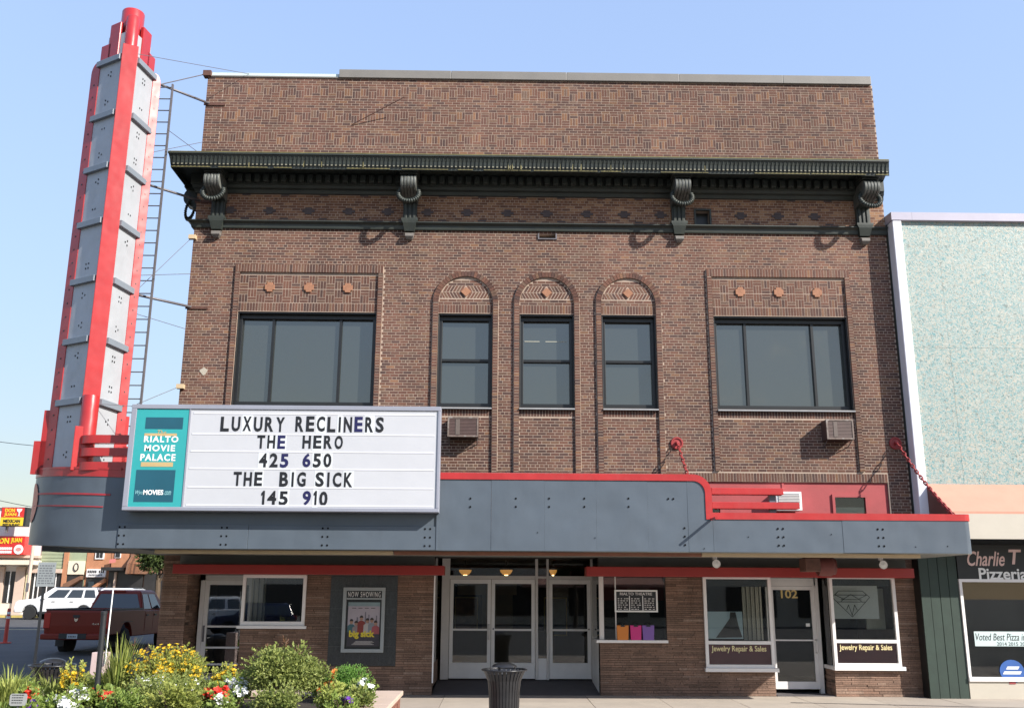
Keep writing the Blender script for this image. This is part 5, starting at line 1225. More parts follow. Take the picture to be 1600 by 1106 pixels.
def pickup():
    t = thing('pickup_truck', 'dark red pickup truck parked on the side street, tailgate facing us', 'pickup truck', (0, 0, 0))
    zf = .62
    prof = [(.05, zf), (.92, zf), *arch_pts(1.38, .46, .52)[1:-1], (1.86, zf - .1), (4.42, zf - .1), *arch_pts(4.88, .46, .50)[1:-1], (5.36, zf), (5.8, .55), (5.85, .95), (5.7, 1.16), (4.5, 1.27), (4.3, 1.30), (2.82, 1.32), (2.74, 1.35), (.05, 1.36), (.02, 1.0)]
    for sx in (-1, 1):
        MB().prism(prof[:], 'x', sx * 1.0, sx * .80).build('body_side', TRUCKR, t, bevel=.03)
    MB().box(-.8, .8, .12, 5.7, .58, .70).box(-.80, .80, 2.70, 2.79, .7, 1.34).box(-.8, .8, 4.3, 5.72, .7, 1.20).build('chassis', PLAST, t)
    B('bed_liner', PLAST, t, -.79, .79, .12, 2.70, .70, .74)
    for sx in (-1, 1): B('bed_rail', PLAST, t, sx * .80, sx * 1.0, .05, 2.7, 1.352, 1.40)
    tg = MB().prism([(-.0, .66), (-.02, .9), (-.02, 1.30), (.0, 1.36), (.07, 1.36), (.07, .66)], 'x', -.80, .80).build('tailgate', TRUCKR, t, bevel=.012)
    B('tailgate_top', PLAST, tg, -.80, .80, -.01, .08, 1.361, 1.39)
    MB().prism([(-.11, 1.22), (.11, 1.22), (.09, 1.14), (-.09, 1.14)], 'y', -.035, -.021).build('tailgate_handle', PLAST, tg); MB().prism([(-.06, 1.13), (0, 1.10), (.06, 1.13), (.05, 1.06), (0, 1.01), (-.05, 1.06)], 'y', -.032, -.021).build('badge', CHROME, tg)
    text('badge', '4x4', .50, .72, .93, .99, -.021, CHROME, tg, .006)
    bp = MB().prism([(-.16, .50), (-.16, .66), (-.02, .68), (.06, .60), (.06, .48)], 'x', -1.0, 1.0).build('bumper', TRUCKR, t, bevel=.03); B('bumper_step', PLAST, bp, -.42, .42, -.166, -.05, .52, .675)
    lp = B('license_plate', pmat('plate', (.42, .46, .48), .5), t, -.16, .16, -.176, -.168, .53, .66)
    for k in range(5): B('plate_mark', PLAST, lp, -.11 + k * .048, -.085 + k * .048, -.179, -.1765, .565, .615)
    for sx in (-1, 1):
        B('tail_lamp', TAILR, t, sx * .81, sx * 1.008, -.005, .10, .82, 1.28, bevel=.01)
    cb = greenhouse(t, TRUCKR, (2.80, 4.85), (3.0, 4.3), 1.30, 1.93, .92, .72, ((.06, .36), (.42, .80)))
    for sx in (-1, 1):
        dr = B('door', TRUCKR, t, sx * 1.0, sx * 1.008, 3.55, 4.62, .66, 1.29); B('handle', PLAST, dr, sx * 1.008, sx * 1.03, 3.62, 3.82, 1.14, 1.19)
        dr2 = B('door', TRUCKR, t, sx * 1.0, sx * 1.008, 2.86, 3.53, .66, 1.29); B('handle', PLAST, dr2, sx * 1.008, sx * 1.03, 2.92, 3.10, 1.14, 1.19)
        MB().box(sx * .97, sx * 1.2, 4.42, 4.54, 1.30, 1.55).build('mirror', PLAST, t, bevel=.03)
        wheel(t, sx * .86, 1.38, .40, .27, sx); wheel(t, sx * .86, 4.88, .40, .27, sx)
        B('mud_flap', PLAST, t, sx * .72, sx * .99, .86, .88, .25, .62); B('fender_lip', PLAST, t, sx * 1.0, sx * 1.006, .93, 1.83, .985, 1.0)
    B('cargo_lamp', TAILR, t, -.2, .2, 2.96, 3.02, 1.93, 1.965)
    return t
tk = pickup(); tk.location = ((at(66, 985, 8.7)[0] + at(167, 985, 8.7)[0]) / 2, 8.75, gz(0, 9) - .07); tk.rotation_euler = (0, 0, R(-2))

def suv(label, paint, group=None):
    t = thing('parked_suv', label, 'car', (0, 0, 0), group)
    prof = [(.04, .42), (.50, .40), *arch_pts(.95, .42, .36)[1:-1], (1.40, .32), (3.42, .32), *arch_pts(3.86, .42, .36)[1:-1], (4.30, .36), (4.68, .38), (4.74, .62), (4.68, .92), (4.50, 1.02), (3.5, 1.12), (.25, 1.14), (.02, .98), (0, .6)]
    for sx in (-1, 1): MB().prism(prof, 'x', sx * .93, sx * .70).build('body_side', paint, t, bevel=.035)
    MB().prism([(.04, .42), (4.66, .42), (4.72, .62), (4.66, .90), (4.48, 1.0), (3.5, 1.10), (.25, 1.12), (.03, .96), (.01, .6)], 'x', -.705, .705).build('body', paint, t)
    gh_ = greenhouse(t, paint, (.16, 3.62), (.42, 2.85), 1.10, 1.66, .88, .70, ((.05, .24), (.28, .52), (.56, .84)))
    for sx in (-1, 1):
        wheel(t, sx * .82, .95, .35, .24, sx); wheel(t, sx * .82, 3.86, .35, .24, sx)
        B('head_lamp', LAMPC, t, sx * .55, sx * .90, 4.60, 4.70, .74, .90, bevel=.03); B('tail_lamp', TAILR, t, sx * .72, sx * .90, -.01, .1, .86, 1.08)
        for y0 in (1.45, 2.45): d = B('door', paint, t, sx * .93, sx * .936, y0, y0 + .96, .44, 1.08); B('handle', CHROME, d, sx * .936, sx * .955, y0 + .08, y0 + .26, .93, .965)
        B('roof_rail', PLAST, t, sx * .60, sx * .64, .7, 2.6, 1.71, 1.745); B('mirror', paint, t, sx * .93, sx * 1.08, 3.05, 3.17, 1.1, 1.24, bevel=.03); B('sill_trim', PLAST, t, sx * .925, sx * .94, 1.42, 3.4, .30, .42)
    MB().box(-.5, .5, 4.70, 4.735, .60, .82).build('grille', PLAST, t); B('bumper', PLAST, t, -.85, .85, 4.60, 4.76, .38, .52, bevel=.03); B('rear_bumper', PLAST, t, -.85, .85, -.06, .06, .40, .58, bevel=.03); B('license_plate', WHITE, t, -.16, .16, -.03, .0, .72, .84)
    return t
s1 = suv('white SUV parked across the street below the restaurant signs', CARW)
xf = at(40, 960, 37)[0]; s1.location = (xf + 4.74, 37, gz(0, 37)); s1.rotation_euler = (0, 0, R(90))
s1.scale = (1.06, 1.06, 1.06)
s2 = copy_tree(s1); s2['label'] = 'white SUV seen just past the red pickup roof beside the brick pillar'; s2.scale = (1.08,) * 3
s2.location = (at(222, 940, 27)[0] - .6, 25, gz(0, 27)); s2.rotation_euler = (0, 0, R(8))
# vehicles behind the photographer that the shop windows mirror
s3 = copy_tree(s1); s3['label'] = 'white SUV mirrored in the left shop door'; s3.scale = (1.2,) * 3; s3.location = (-13.9, -31.5, -.04); s3.rotation_euler = (0, 0, R(60))
s4 = suv('dark blue SUV mirrored in the left shop window', CARB); s4.location = (-10.6, -31.0, -.04); s4.rotation_euler = (0, 0, R(75))

# ------------------------------------------------------------------ buildings along the far street
FY = 42.0
def fx(px, py=900): return at(px, py, FY)[0]
def fz(py, px=120): return at(px, py, FY)[1]
ZB = .78
FWHITE = pmat('far_white', (.74, .71, .68), .8, .05, 1, .1); FGREEN = pmat('far_siding', (.30, .34, .22), .8, .1, 2, .1); FORANGE = pmat('far_brick', (.42, .19, .10), .85, .15, 3, .3, 12); FCREAM = pmat('far_cream', (.72, .62, .48), .8, .06, 1, .1)
FDARK = pmat('far_dark', (.028, .026, .026), .3, .3, 2, 0); FBROWN = pmat('far_brown', (.17, .085, .05), .8, .2, 2, .1); FPINKISH = pmat('far_stone', (.55, .42, .34), .85, .08, 2, .1)
def far_building(label, pa, pb, zt, mat, depth=9):
    t = thing('far_building', label, 'building', ((fx(pa) + fx(pb)) / 2, FY + 1, ZB)); t['cat'] = 1; del t['cat']
    B('wall', mat, t, fx(pa) + .02, fx(pb) - .02, FY, FY + depth, ZB - .4, zt); return t
def fbox(n, m_, t, pa, pb, pya, pyb, y0, y1, **k): return B(n, m_, t, fx(pa), fx(pb), FY + y0, FY + y1, fz(pyb), fz(pya), **k)
a_ = far_building('white mexican restaurant building at the far left corner', -160, 61, 7.5, FWHITE)
B('parapet', FWHITE, a_, fx(-160), fx(44) , FY - .2, FY + 6, 7.5, fz(792, 20))
fbox('ledge', FCREAM, a_, -160, 63, 876, 883, -1.2, -.01); fbox('ledge', FPINKISH, a_, -160, 62, 868, 872, -.5, -.01)
for pa, pb in ((-40, -14), (9, 26), (52, 60)):
    w = fbox('window', FDARK, a_, pa, pb, 893, 942, -.05, -.01); fbox('mullion', WHITE, w, (pa + pb) / 2 - 1, (pa + pb) / 2 + .5, 893, 942, -.09, -.051)
fbox('base_panel', FCREAM, a_, -4, 30, 943, 962, -.09, -.02); fbox('column', FPINKISH, a_, 27, 41, 886, 960, -.25, -.02); fbox('column', FPINKISH, a_, -14, 8, 886, 960, -.2, -.02)
b_ = far_building('low shop with pale green siding beside the white restaurant', 61, 104, 8.2, FGREEN)
for k in range(9): fbox('siding_board', FGREEN, b_, 61, 100, 846 + k * 5.2, 850.6 + k * 5.2, -.06, -.005)
fbox('storefront', FDARK, b_, 48, 98, 895, 945, -.04, -.006); fbox('column', FORANGE, b_, 98, 105, 862, 950, -.15, -.02); fbox('column', LINE, b_, 43, 49, 892, 945, -.2, -.06); fbox('sign_band', FPINKISH, b_, 44, 98, 889, 895, -.3, -.01)
for pa in (62, 75, 88): fbox('window_frame', ALUW, b_, pa, pa + 1.2, 896, 944, -.08, -.045)
c_ = far_building('narrow shop with cream sign board and slanted awning', 104, 132, 8.0, FGREEN)
cs = fbox('sign_board', FCREAM, c_, 106, 131, 876, 897, -.15, -.01)
MB().prism([((fx(119) + .17 * math.cos(i * .314)), fz(886) + .27 * math.sin(i * .314)) for i in range(20)], 'y', FY - .2, FY - .155).build('oval_emblem', FDARK, cs)
MB().prism([((fx(119) + .10 * math.cos(i * .314)), fz(886) + .19 * math.sin(i * .314)) for i in range(20)], 'y', FY - .21, FY - .205).build('oval_emblem', FCREAM, cs)
fbox('storefront', FDARK, c_, 105, 131, 898, 945, -.05, -.006); MB().prism([(fx(105), fz(912)), (fx(131), fz(899)), (fx(131), fz(905)), (fx(105), fz(922))], 'y', FY - .5, FY - .06).build('awning', FBROWN, c_)
d_ = far_building('orange brick two storey building with white window and name board', 132, 171, 9.5, FORANGE)
w = fbox('window', WHITE, d_, 146, 160, 858, 873, -.08, -.01); fbox('pane', FDARK, w, 148, 152.5, 860, 871, -.1, -.085); fbox('pane', FDARK, w, 153.5, 158, 860, 871, -.1, -.085)
nbd = fbox('name_board', ALUW, d_, 136, 166, 888.5, 901, -.15, -.01)
for k in range(9):
    if k != 5: fbox('print_block', FDARK, nbd, 138 + k * 2.9, 139.9 + k * 2.9, 890.5, 894.5, -.17, -.155)
    fbox('print_block', STEEL, nbd, 140 + k * 2.4, 141.4 + k * 2.4, 896.5, 899, -.17, -.155)
fbox('storefront', FDARK, d_, 136, 168, 902, 946, -.05, -.006); MB().prism([(fx(150), fz(916)), (fx(168), fz(903)), (fx(168), fz(908)), (fx(150), fz(922))], 'y', FY - .5, FY - .06).build('awning', FORANGE, d_)
fbox('glass_door', pmat('far_glass', (.10, .14, .15), .2), d_, 140, 149, 908, 944, -.09, -.055)
e_ = far_building('orange brick building with flag beside its upper window', 171, 199, 9.2, FORANGE)
w = fbox('window', WHITE, e_, 177, 186, 861, 871, -.08, -.01); fbox('pane', FDARK, w, 178, 185, 863, 870, -.1, -.085)
fbox('storefront', FDARK, e_, 170, 200, 891, 946, -.05, -.006); fbox('column', FPINKISH, e_, 180, 183, 893, 945, -.2, -.055); fbox('canopy', FDARK, e_, 168, 198, 886, 891, -1.2, -.01)
x, z = fx(176), fz(876); fl_ = MB().add([(x - .2, FY - .3, z - .15), (x + .2, FY - .25, z - .08), (x + .18, FY - .25, z + .16), (x - .2, FY - .3, z + .1)], [(0, 1, 2, 3)]); fl_.build('flag', pmat('flag_red', (.5, .16, .14), .7), e_)
f_ = far_building('brown shop with rounded striped wooden awning', 200, 224, 8.6, FBROWN)
for k in range(7): 
    xa = fx(203) + k * (fx(223) - fx(203)) / 7; m_ = MB().prism([(FY - .9, fz(896)), (FY - .75, fz(880)), (FY - .1, fz(866)), (FY - .02, fz(866)), (FY - .02, fz(896))], 'x', xa + .01, xa + .36); m_.build('awning_board', FORANGE if k % 2 else FBROWN, f_)
fbox('storefront', FDARK, f_, 200, 224, 897, 946, -.05, -.006)
g2 = far_building('dim shaded shop at the end of the far row', 224, 300, 8.0, FBROWN)
fbox('storefront', FDARK, g2, 226, 262, 895, 946, -.05, -.006)
MB().lathe([(.11, ZB), (.11, ZB + 1), (.16, ZB + 1.05), (.09, ZB + 1.3), (.12, ZB + 1.45), (0, ZB + 1.6)], (fx(163), FY - 1.6, 0), 10).build('figure', WHITE) if False else None
# restaurant signs
SY1, SY2 = pmat('sign_yellow', (.78, .52, .03), .4), pmat('sign_scarlet', (.55, .03, .025), .4)
def sgn_at(px, py, Y): return at(px, py, Y)
q1 = thing('restaurant_sign', 'upper box sign with red top and yellow bottom reading DON JUAN MEXICAN RESTAURANT', 'sign', (at(19, 806, FY - 1.5)[0], FY - 1.4, at(19, 824, FY - 1.5)[1]))
Y1 = FY - 1.6
x0_, zt = at(3, 792, Y1); x1_, zb = at(36, 822, Y1); zm = at(19, 808, Y1)[1]
B('cabinet', DARK, q1, x0_, x1_ + .12, Y1, Y1 + .6, zb, zt); B('red_face', SY2, q1, x0_ + .03, x1_ - .03, Y1 - .02, Y1 - .002, zm, zt - .03); B('yellow_face', SY1, q1, x0_ + .03, x1_ - .03, Y1 - .02, Y1 - .002, zb + .03, zm - .005)
def t1(s_, pa, pb, pya, pyb, mt, root, **k): return text('lettering', s_, at(pa, pya, Y1)[0], at(pb, pya, Y1)[0], at(pa, pyb, Y1)[1], at(pa, pya, Y1)[1], Y1 - .021, mt, root, .02, **k)
t1('DON', 9, 24, 794, 800, SY1, q1, bold=.03); t1('JUAN', 7, 26, 801, 807, SY1, q1, bold=.03); t1('MEXICAN', 6, 32, 811, 816, DARK, q1, bold=.02); t1('RESTAURANT', 5, 32, 817.5, 821, DARK, q1, bold=.02)
gx_, gzz = at(30.5, 800, Y1)
MB().prism([(gx_ - .17, gzz + .22), (gx_ + .17, gzz + .22), (gx_ + .14, gzz + .08), (gx_ + .025, gzz - .02), (gx_ + .025, gzz - .2), (gx_ + .1, gzz - .24), (gx_ - .1, gzz - .24), (gx_ - .025, gzz - .2), (gx_ - .025, gzz - .02), (gx_ - .14, gzz + .08)], 'y', Y1 - .04, Y1 - .021).build('glass_emblem', WHITE, q1)
MB().box(x0_ + .3, x0_ + .4, Y1 + .2, Y1 + .4, zb - .4, zb).build('bracket', STEEL, q1)
q2 = thing('restaurant_sign', 'lower red wall sign with yellow DON JUAN and round white logo', 'sign', (at(12, 850, Y1)[0], FY - .9, at(12, 866, Y1)[1]))
Y1 = FY - 1.0
x0_, zt = at(-14, 837, Y1); x1_, zb = at(36, 866, Y1)
B('panel', SY2, q2, x0_, x1_, Y1, FY - .01, zb, zt)
t1('DON', -8, 15, 840, 849, SY1, q2, bold=.03); t1('JUAN', 18, 35, 840, 849, SY1, q2, bold=.03); t1('FOOD', -8, 19, 852, 857, WHITE, q2) if False else None
for k in range(8):
    for rr in (0, 1):
        xa = at(-3 + k * 2.8, 856, Y1)[0]; za = at(10, 857 + rr * 5.5, Y1)[1]; B('print_block', WHITE, q2, xa, xa + .085, Y1 - .02, Y1 - .002, za - .06, za + .1)
cx, cz = at(29, 858, Y1); MB().prism([(cx + .30 * math.cos(i * .314), cz + .30 * math.sin(i * .314)) for i in range(20)], 'y', Y1 - .02, Y1 - .002).build('round_logo', WHITE, q2); MB().prism([(cx + .18 * math.cos(i * .314), cz + .12 * math.sin(i * .314)) for i in range(20)], 'y', Y1 - .03, Y1 - .021).build('round_logo', pmat('logo_pink', (.6, .25, .22), .5), q2)
# utility pole and overhead wires
x = at(46, 900, 38)[0]; up_ = thing('utility_pole', 'pale utility pole standing in front of the white restaurant', 'pole', (x, 38, .7))
MB().lathe([(.11, .6), (.09, 6.2), (.07, 6.2)], (x, 38, 0), 12).build('shaft', FPINKISH, up_, smooth=R(40)); MB().box(x - .08, x + .08, 37.86, 37.92, 2.2, 2.7).build('meter_box', STEEL, up_)
for k, (pa, pb) in enumerate((((-40, 684), (120, 700)), ((-40, 772), (110, 800)))):
    w = wire(bpt(*pa, 30), bpt(*pb, 30), .016, sag=.1, name='overhead_wire', parent=None, mat=DARK)
    tag(w, ('upper thin overhead wire crossing the sky at the far left', 'lower thin overhead wire above the restaurant roof')[k], 'wire')

# ------------------------------------------------------------------ vegetation
def leaf_mat(name, c, c2, trans=.25, rough=.55):
    m, nt, N, b = nodes(name); L = nt.links
    a = N.new('ShaderNodeAttribute'); a.attribute_name = 'tint'; mx = N.new('ShaderNodeMix'); mx.data_type = 'RGBA'; L.new(a.outputs['Fac'], mx.inputs[0]); mx.inputs[6].default_value = (*c, 1); mx.inputs[7].default_value = (*c2, 1)
    L.new(mx.outputs[2], b.inputs['Base Color']); b.inputs['Roughness'].default_value = rough; b.inputs['Specular IOR Level'].default_value = .35
    tl = N.new('ShaderNodeBsdfTranslucent'); L.new(mx.outputs[2], tl.inputs[0]); ms = N.new('ShaderNodeMixShader'); ms.inputs[0].default_value = trans
    L.new(b.outputs[0], ms.inputs[1]); L.new(tl.outputs[0], ms.inputs[2]); L.new(ms.outputs[0], N['Material Output'].inputs[0]); return m
LROSE = leaf_mat('rose_leaf', (.10, .15, .03), (.40, .43, .13), .38); LYEL = leaf_mat('heliopsis_leaf', (.13, .18, .03), (.44, .45, .11), .38); LBOX = leaf_mat('box_leaf', (.07, .18, .025), (.24, .42, .09), .35); LLILY = leaf_mat('lily_blade', (.13, .18, .03), (.44, .46, .12), .35); LPET = leaf_mat('petunia_leaf', (.10, .17, .03), (.34, .42, .10), .38); LLIME = leaf_mat('lime_leaf', (.22, .28, .05), (.42, .44, .12)); LRUST = leaf_mat('rust_shoot', (.14, .06, .03), (.22, .12, .06))
FYEL = leaf_mat('yellow_petal', (.55, .33, .01), (.75, .52, .03), .15); FRED = leaf_mat('red_petal', (.50, .012, .01), (.72, .05, .02), .15); FWHI = leaf_mat('white_petal', (.62, .62, .58), (.85, .85, .82), .15); FPUR = leaf_mat('purple_petal', (.08, .02, .24), (.20, .05, .42), .15); FORA = leaf_mat('orange_petal', (.55, .12, .02), (.68, .22, .04), .15)
STEM = pmat('stem_green', (.07, .10, .03), .7, .2, 6, 0); TWIG = pmat('twig', (.09, .06, .035), .8, .2, 6, .2)
def clump_pts(n, c, r3, k, spread=.42):
    cs = rng.normal(size=(k, 3)); cs /= np.linalg.norm(cs, axis=1)[:, None]; cs[:, 2] = np.abs(cs[:, 2]) * .95 - .15; cs *= rng.uniform(.35, .8, (k, 1))
    i = rng.integers(0, k, n); d = rng.normal(size=(n, 3)); d /= np.linalg.norm(d, axis=1)[:, None]; p = cs[i] + d * (rng.uniform(0, 1, (n, 1)) ** .5) * spread
    out = p / np.maximum(np.linalg.norm(p, axis=1)[:, None], 1e-3)
    return p * np.array(r3) + np.array(c), out, rng.uniform(0, 1, k)[i]
def leaves(n, c, r3, ll, lw, k=16, spread=.42, upb=.3):
    p, o, cl = clump_pts(n, c, r3, k, spread); mb = MB(); 
    d = o * .6 + rng.normal(size=(n, 3)) * .7 + np.array([0, 0, upb]); d /= np.linalg.norm(d, axis=1)[:, None]
    s = np.cross(d, rng.normal(size=(n, 3))); s /= np.linalg.norm(s, axis=1)[:, None]; nn = np.cross(d, s)
    L_ = ll * rng.uniform(.6, 1.25, (n, 1)); W2 = lw * rng.uniform(.7, 1.2, (n, 1)) / 2
    v = np.stack([p, p + d * L_ * .45 + s * W2 + nn * W2 * .35, p + d * L_ - nn * L_ * .12, p + d * L_ * .45 - s * W2 + nn * W2 * .35], 1)
    mb.v = [tuple(x) for x in v.reshape(-1, 3)]; mb.f = [[4 * i + a for a in q] for i in range(n) for q in ((0, 1, 2), (0, 2, 3))]
    mb.t = list(np.repeat(np.clip(cl * .45 + rng.uniform(0, .55, n), 0, 1), 2)); mb.m = [0] * (2 * n); return mb
def blossoms(pts, r, petals=5, cup=.35):
    mb = MB()
    for p, o in pts:
        o = Vector(o) * .5 + Vector((random.uniform(-.3, .35), random.uniform(-.8, -.1), random.uniform(.2, .9))); o.normalize(); a = o.orthogonal().normalized(); b = o.cross(a); rr = r * random.uniform(.7, 1.2); p = Vector(p); t_ = random.random()
        vs_ = [p - o * rr * cup]; fs = []
        for k in range(petals):
            an = 2 * math.pi * k / petals; w = math.pi / petals * .9
            k0 = len(vs_)
            vs_ += [p + (a * math.cos(an - w) + b * math.sin(an - w)) * rr * .75, p + (a * math.cos(an) + b * math.sin(an)) * rr * 1.05 + o * rr * .05, p + (a * math.cos(an + w) + b * math.sin(an + w)) * rr * .75]; fs.append((0, k0, k0 + 1, k0 + 2))
        mb.add(vs_, fs, t_)
    return mb
SOIL = .52
def plant(name, label, cat, px0_, px1_, pyt, Y, kind, n=1500, ll=.06, lw=.03, leafm=LROSE, flower=None, nf=0, fr_=.03, petals=5, k=16, zlow=None, depth=.8, group=None, stems=7, upb=.3):
    x0_, zt = at(px0_, pyt, Y); x1_, _ = at(px1_, pyt, Y); xc = (x0_ + x1_) / 2; hw = (x1_ - x0_) / 2; z0 = SOIL if zlow is None else zlow; zc = z0 + (zt - z0) * .48; hz = (zt - z0) * .58; n = int(n * (1.0 if kind == 'blades' else 1.6)); hy = max(.2, min(hw * depth, .8))
    t = thing(name, label, cat, (xc, Y, z0), group)
    if kind == 'blades':
        mb = MB()
        for i in range(n):
            a_ = random.uniform(0, 2 * math.pi); ro = random.uniform(0, hw * .5); bx, by = xc + ro * math.cos(a_), Y + ro * math.sin(a_) * .7; H_ = (zt - z0) * random.uniform(.65, 1.35); re = hw * random.uniform(.25, .95); a2 = a_ + random.uniform(-.7, .7); w = lw * random.uniform(.6, 1.1); fs = []; vs_ = []
            sd_ = Vector((-math.sin(a2), math.cos(a2), 0)); m_ = 5; bend = random.uniform(.55, 1.1)
            for j in range(m_ + 1):
                u = j / m_; q = Vector((bx + math.cos(a2) * re * u ** 1.5, by + math.sin(a2) * re * .7 * u ** 1.5, z0 - .02 + H_ * (1.55 * u - bend * .75 * u * u))); ww = w * (1 - u ** 2) + .001; vs_ += [q - sd_ * ww, q + sd_ * ww]
                if j: fs.append((2 * j - 2, 2 * j - 1, 2 * j + 1, 2 * j))
            mb.add(vs_, fs, random.random())
        mb.build('blade_foliage', leafm, t, recalc=False)
    else:
        sprig = MB()
        mb = leaves(n, (xc, Y, zc), (hw * .98, hy * .95, hz * .95), ll, lw, k, upb=upb); mb.build('foliage', leafm, t, recalc=False)
        if ll > .04:
            for i in range(14):
                a_ = random.uniform(0, 6.28); e_ = random.uniform(.1, 1.3); dv = Vector((math.cos(a_) * math.cos(e_) * hw, math.sin(a_) * math.cos(e_) * hy, math.sin(e_) * hz)); c0 = Vector((xc, Y, zc)) + dv * .78
                for q in range(12):
                    u = q / 11; pq_ = c0 + dv * .27 * u; d_ = (dv.normalized() * .6 + Vector((random.uniform(-1, 1), random.uniform(-1, 1), random.uniform(-.3, .9)))).normalized(); s_ = d_.orthogonal().normalized() * lw * .45; L_ = ll * random.uniform(.6, 1.1)
                    mb2 = [pq_, pq_ + d_ * L_ * .5 + s_, pq_ + d_ * L_, pq_ + d_ * L_ * .5 - s_]; sprig.add(mb2, [(0, 1, 2), (0, 2, 3)], random.uniform(.2, 1))
            sprig.build('sprig', leafm, t, recalc=False, kind='stuff')
        sm = MB()
        for i in range(stems):
            a_ = random.uniform(0, 6.28); sm.tube([(xc + .05 * math.cos(a_), Y + .05 * math.sin(a_), z0 - .03), (xc + hw * .3 * math.cos(a_), Y + hy * .3 * math.sin(a_), zc), (xc + hw * .55 * math.cos(a_), Y + hy * .55 * math.sin(a_), zc + hz * .6)], [.014, .009, .004], 5)
        sm.build('stem', TWIG, t)
    if flower:
        p, o, _ = clump_pts(nf, (xc, Y, zc + hz * .25), (hw * .95, hy * .95, hz * .95), max(5, k // 2), .3)
        keep = [(a, b) for a, b in zip(p, o) if a[2] > zc - hz * .3]
        blossoms(keep, fr_, petals).build('blossom', flower, t, recalc=False, kind='stuff')
    return t
pln = thing('flower_planter', 'raised brick flower bed with pale stone coping', 'planter', (-5.5, -7, G0))
PBR = ramp_mat('planter_brick', [(0, (.16, .06, .04)), (.5, (.25, .10, .07)), (1, (.33, .16, .11))], big=.1)
MB().box(-12.5, -1.62, -5.12, -4.80, G0, .56).box(-1.97, -1.62, -10, -5.121, G0, .56).build('wall_core', MORTAR, pln)
for r_ in range(6):
    y = -10.0 + (r_ % 2) * .1
    while y < -4.85: MB().box(-1.63, -1.60, y + .005, min(y + .205, -4.79), G0 + .01 + r_ * .074, G0 + .075 + r_ * .074, random.random()).build('brick', PBR, pln); y += .21
COPE = pmat('coping_stone', (.50, .38, .30), .85, .10, 2.5, .25, 60, dirt=(.36, .28, .22), damt=.5)
y = -10.0
while y < -5.3: MB().box(-2.03, -1.555, y + .004, min(y + 1.05, -4.72) - .004, .562, .635).build('coping_slab', COPE, pln, bevel=.012); y += 1.05
x = -12.5
while x < -2.1: MB().box(x + .004, min(x + 1.05, -2.034) - .004, -5.16, -4.73, .562, .633).build('coping_slab', COPE, pln, bevel=.012); x += 1.05
B('soil', pmat('soil', (.035, .025, .018), .95, .3, 8, .6, 30), pln, -12.5, -1.975, -10, -5.122, G0, SOIL)
gcv = leaves(7000, (-6.6, -7.4, SOIL + .06), (4.7, 2.5, .12), .07, .035, 90, .16); gcv.v = [(min(max(x, -12.4), -2.05), min(max(y, -9.9), -5.17), max(z, SOIL)) for x, y, z in gcv.v]
o = gcv.build('ground_cover', LPET, recalc=False); tag(o, 'low green ground cover filling the flower bed', 'ground cover'); o['kind'] = 'stuff'
PL = plant
PL('daylily', 'clump of arching strap leaves at the far left end of the flower bed', 'plant', -25, 62, 1056, -6.9, 'blades', 230, lw=.013, leafm=LLILY)
PL('daylily', 'clump of arching strap leaves in front of the left trash can', 'plant', 48, 122, 1062, -6.2, 'blades', 170, lw=.013, leafm=LLILY)
PL('daylily', 'tall strap leaf clump between the black post and the yellow bush', 'plant', 158, 222, 1022, -6.1, 'blades', 220, lw=.013, leafm=LLILY)
PL('daylily', 'low pale strap leaf clump beside the little grey plaque', 'plant', 20, 80, 1072, -7.6, 'blades', 110, lw=.011, leafm=LLILY)
PL('yellow_flower', 'small yellow flowering clump just left of the black post', 'flowers', 92, 140, 1034, -6.6, 'bush', 420, .055, .025, LYEL, FYEL, 90, .028, 6)
PL('yellow_flower', 'large loose bush covered in small yellow flowers before the brick pillar', 'flowers', 198, 338, 1009, -6.2, 'bush', 3600, .06, .024, LYEL, FYEL, 470, .028, 6, k=26, upb=.7)
PL('yellow_flower', 'yellow flowering clump between the yellow bush and the rose bush', 'flowers', 325, 388, 1038, -6.3, 'bush', 650, .055, .024, LYEL, FYEL, 110, .03, 6)
PL('leafy_shrub', 'pale green leafy shrub with tiny white blooms in front of the yellow bush', 'shrub', 180, 330, 1050, -7.5, 'bush', 3400, .05, .026, LROSE, FWHI, 60, .016, 5, k=22)
rs = PL('rose_bush', 'big rounded rose bush with rusty new shoots in the middle of the bed', 'shrub', 377, 518, 1004, -6.9, 'bush', 4600, .06, .034, LROSE, None, k=30)
for px, pyt, nn in ((447, 993, 30), (420, 1002, 24), (466, 1008, 14), (402, 1012, 10)):
    x, zt = at(px, pyt, -6.9); l_ = leaves(nn, (x, -6.9, zt - .16), (.09, .07, .2), .055, .022, 5, .4, 1.0); l_.build('rusty_shoot', LRUST, rs, recalc=False, kind='stuff')
    MB().tube([(x, -6.9, zt - .5), (x, -6.9, zt - .02)], .006, 5).build('stem', TWIG, rs)
for px, pyt in ((211, 995), (285, 1000), (232, 1004)):
    x, zt = at(px, pyt, -6.2); l_ = leaves(10, (x, -6.2, zt - .12), (.04, .04, .14), .04, .016, 4, .4, 1.0); l_.build('rusty_shoot', LRUST, rs, recalc=False, kind='stuff'); MB().tube([(x, -6.2, zt - .4), (x, -6.2, zt)], .005, 5).build('stem', TWIG, rs)
PL('boxwood', 'dense bright green boxwood ball at the right end of the bed', 'shrub', 508, 588, 1036, -5.7, 'bush', 4200, .035, .02, LBOX, None, k=34)
PL('white_petunia', 'white petunias left of the black post', 'flowers', 98, 152, 1070, -7.6, 'bush', 420, .05, .03, LPET, FWHI, 75, .042, 5)
PL('white_petunia', 'white petunias between the yellow bush and rose bush', 'flowers', 335, 402, 1054, -7.0, 'bush', 500, .05, .03, LPET, FWHI, 75, .042, 5)
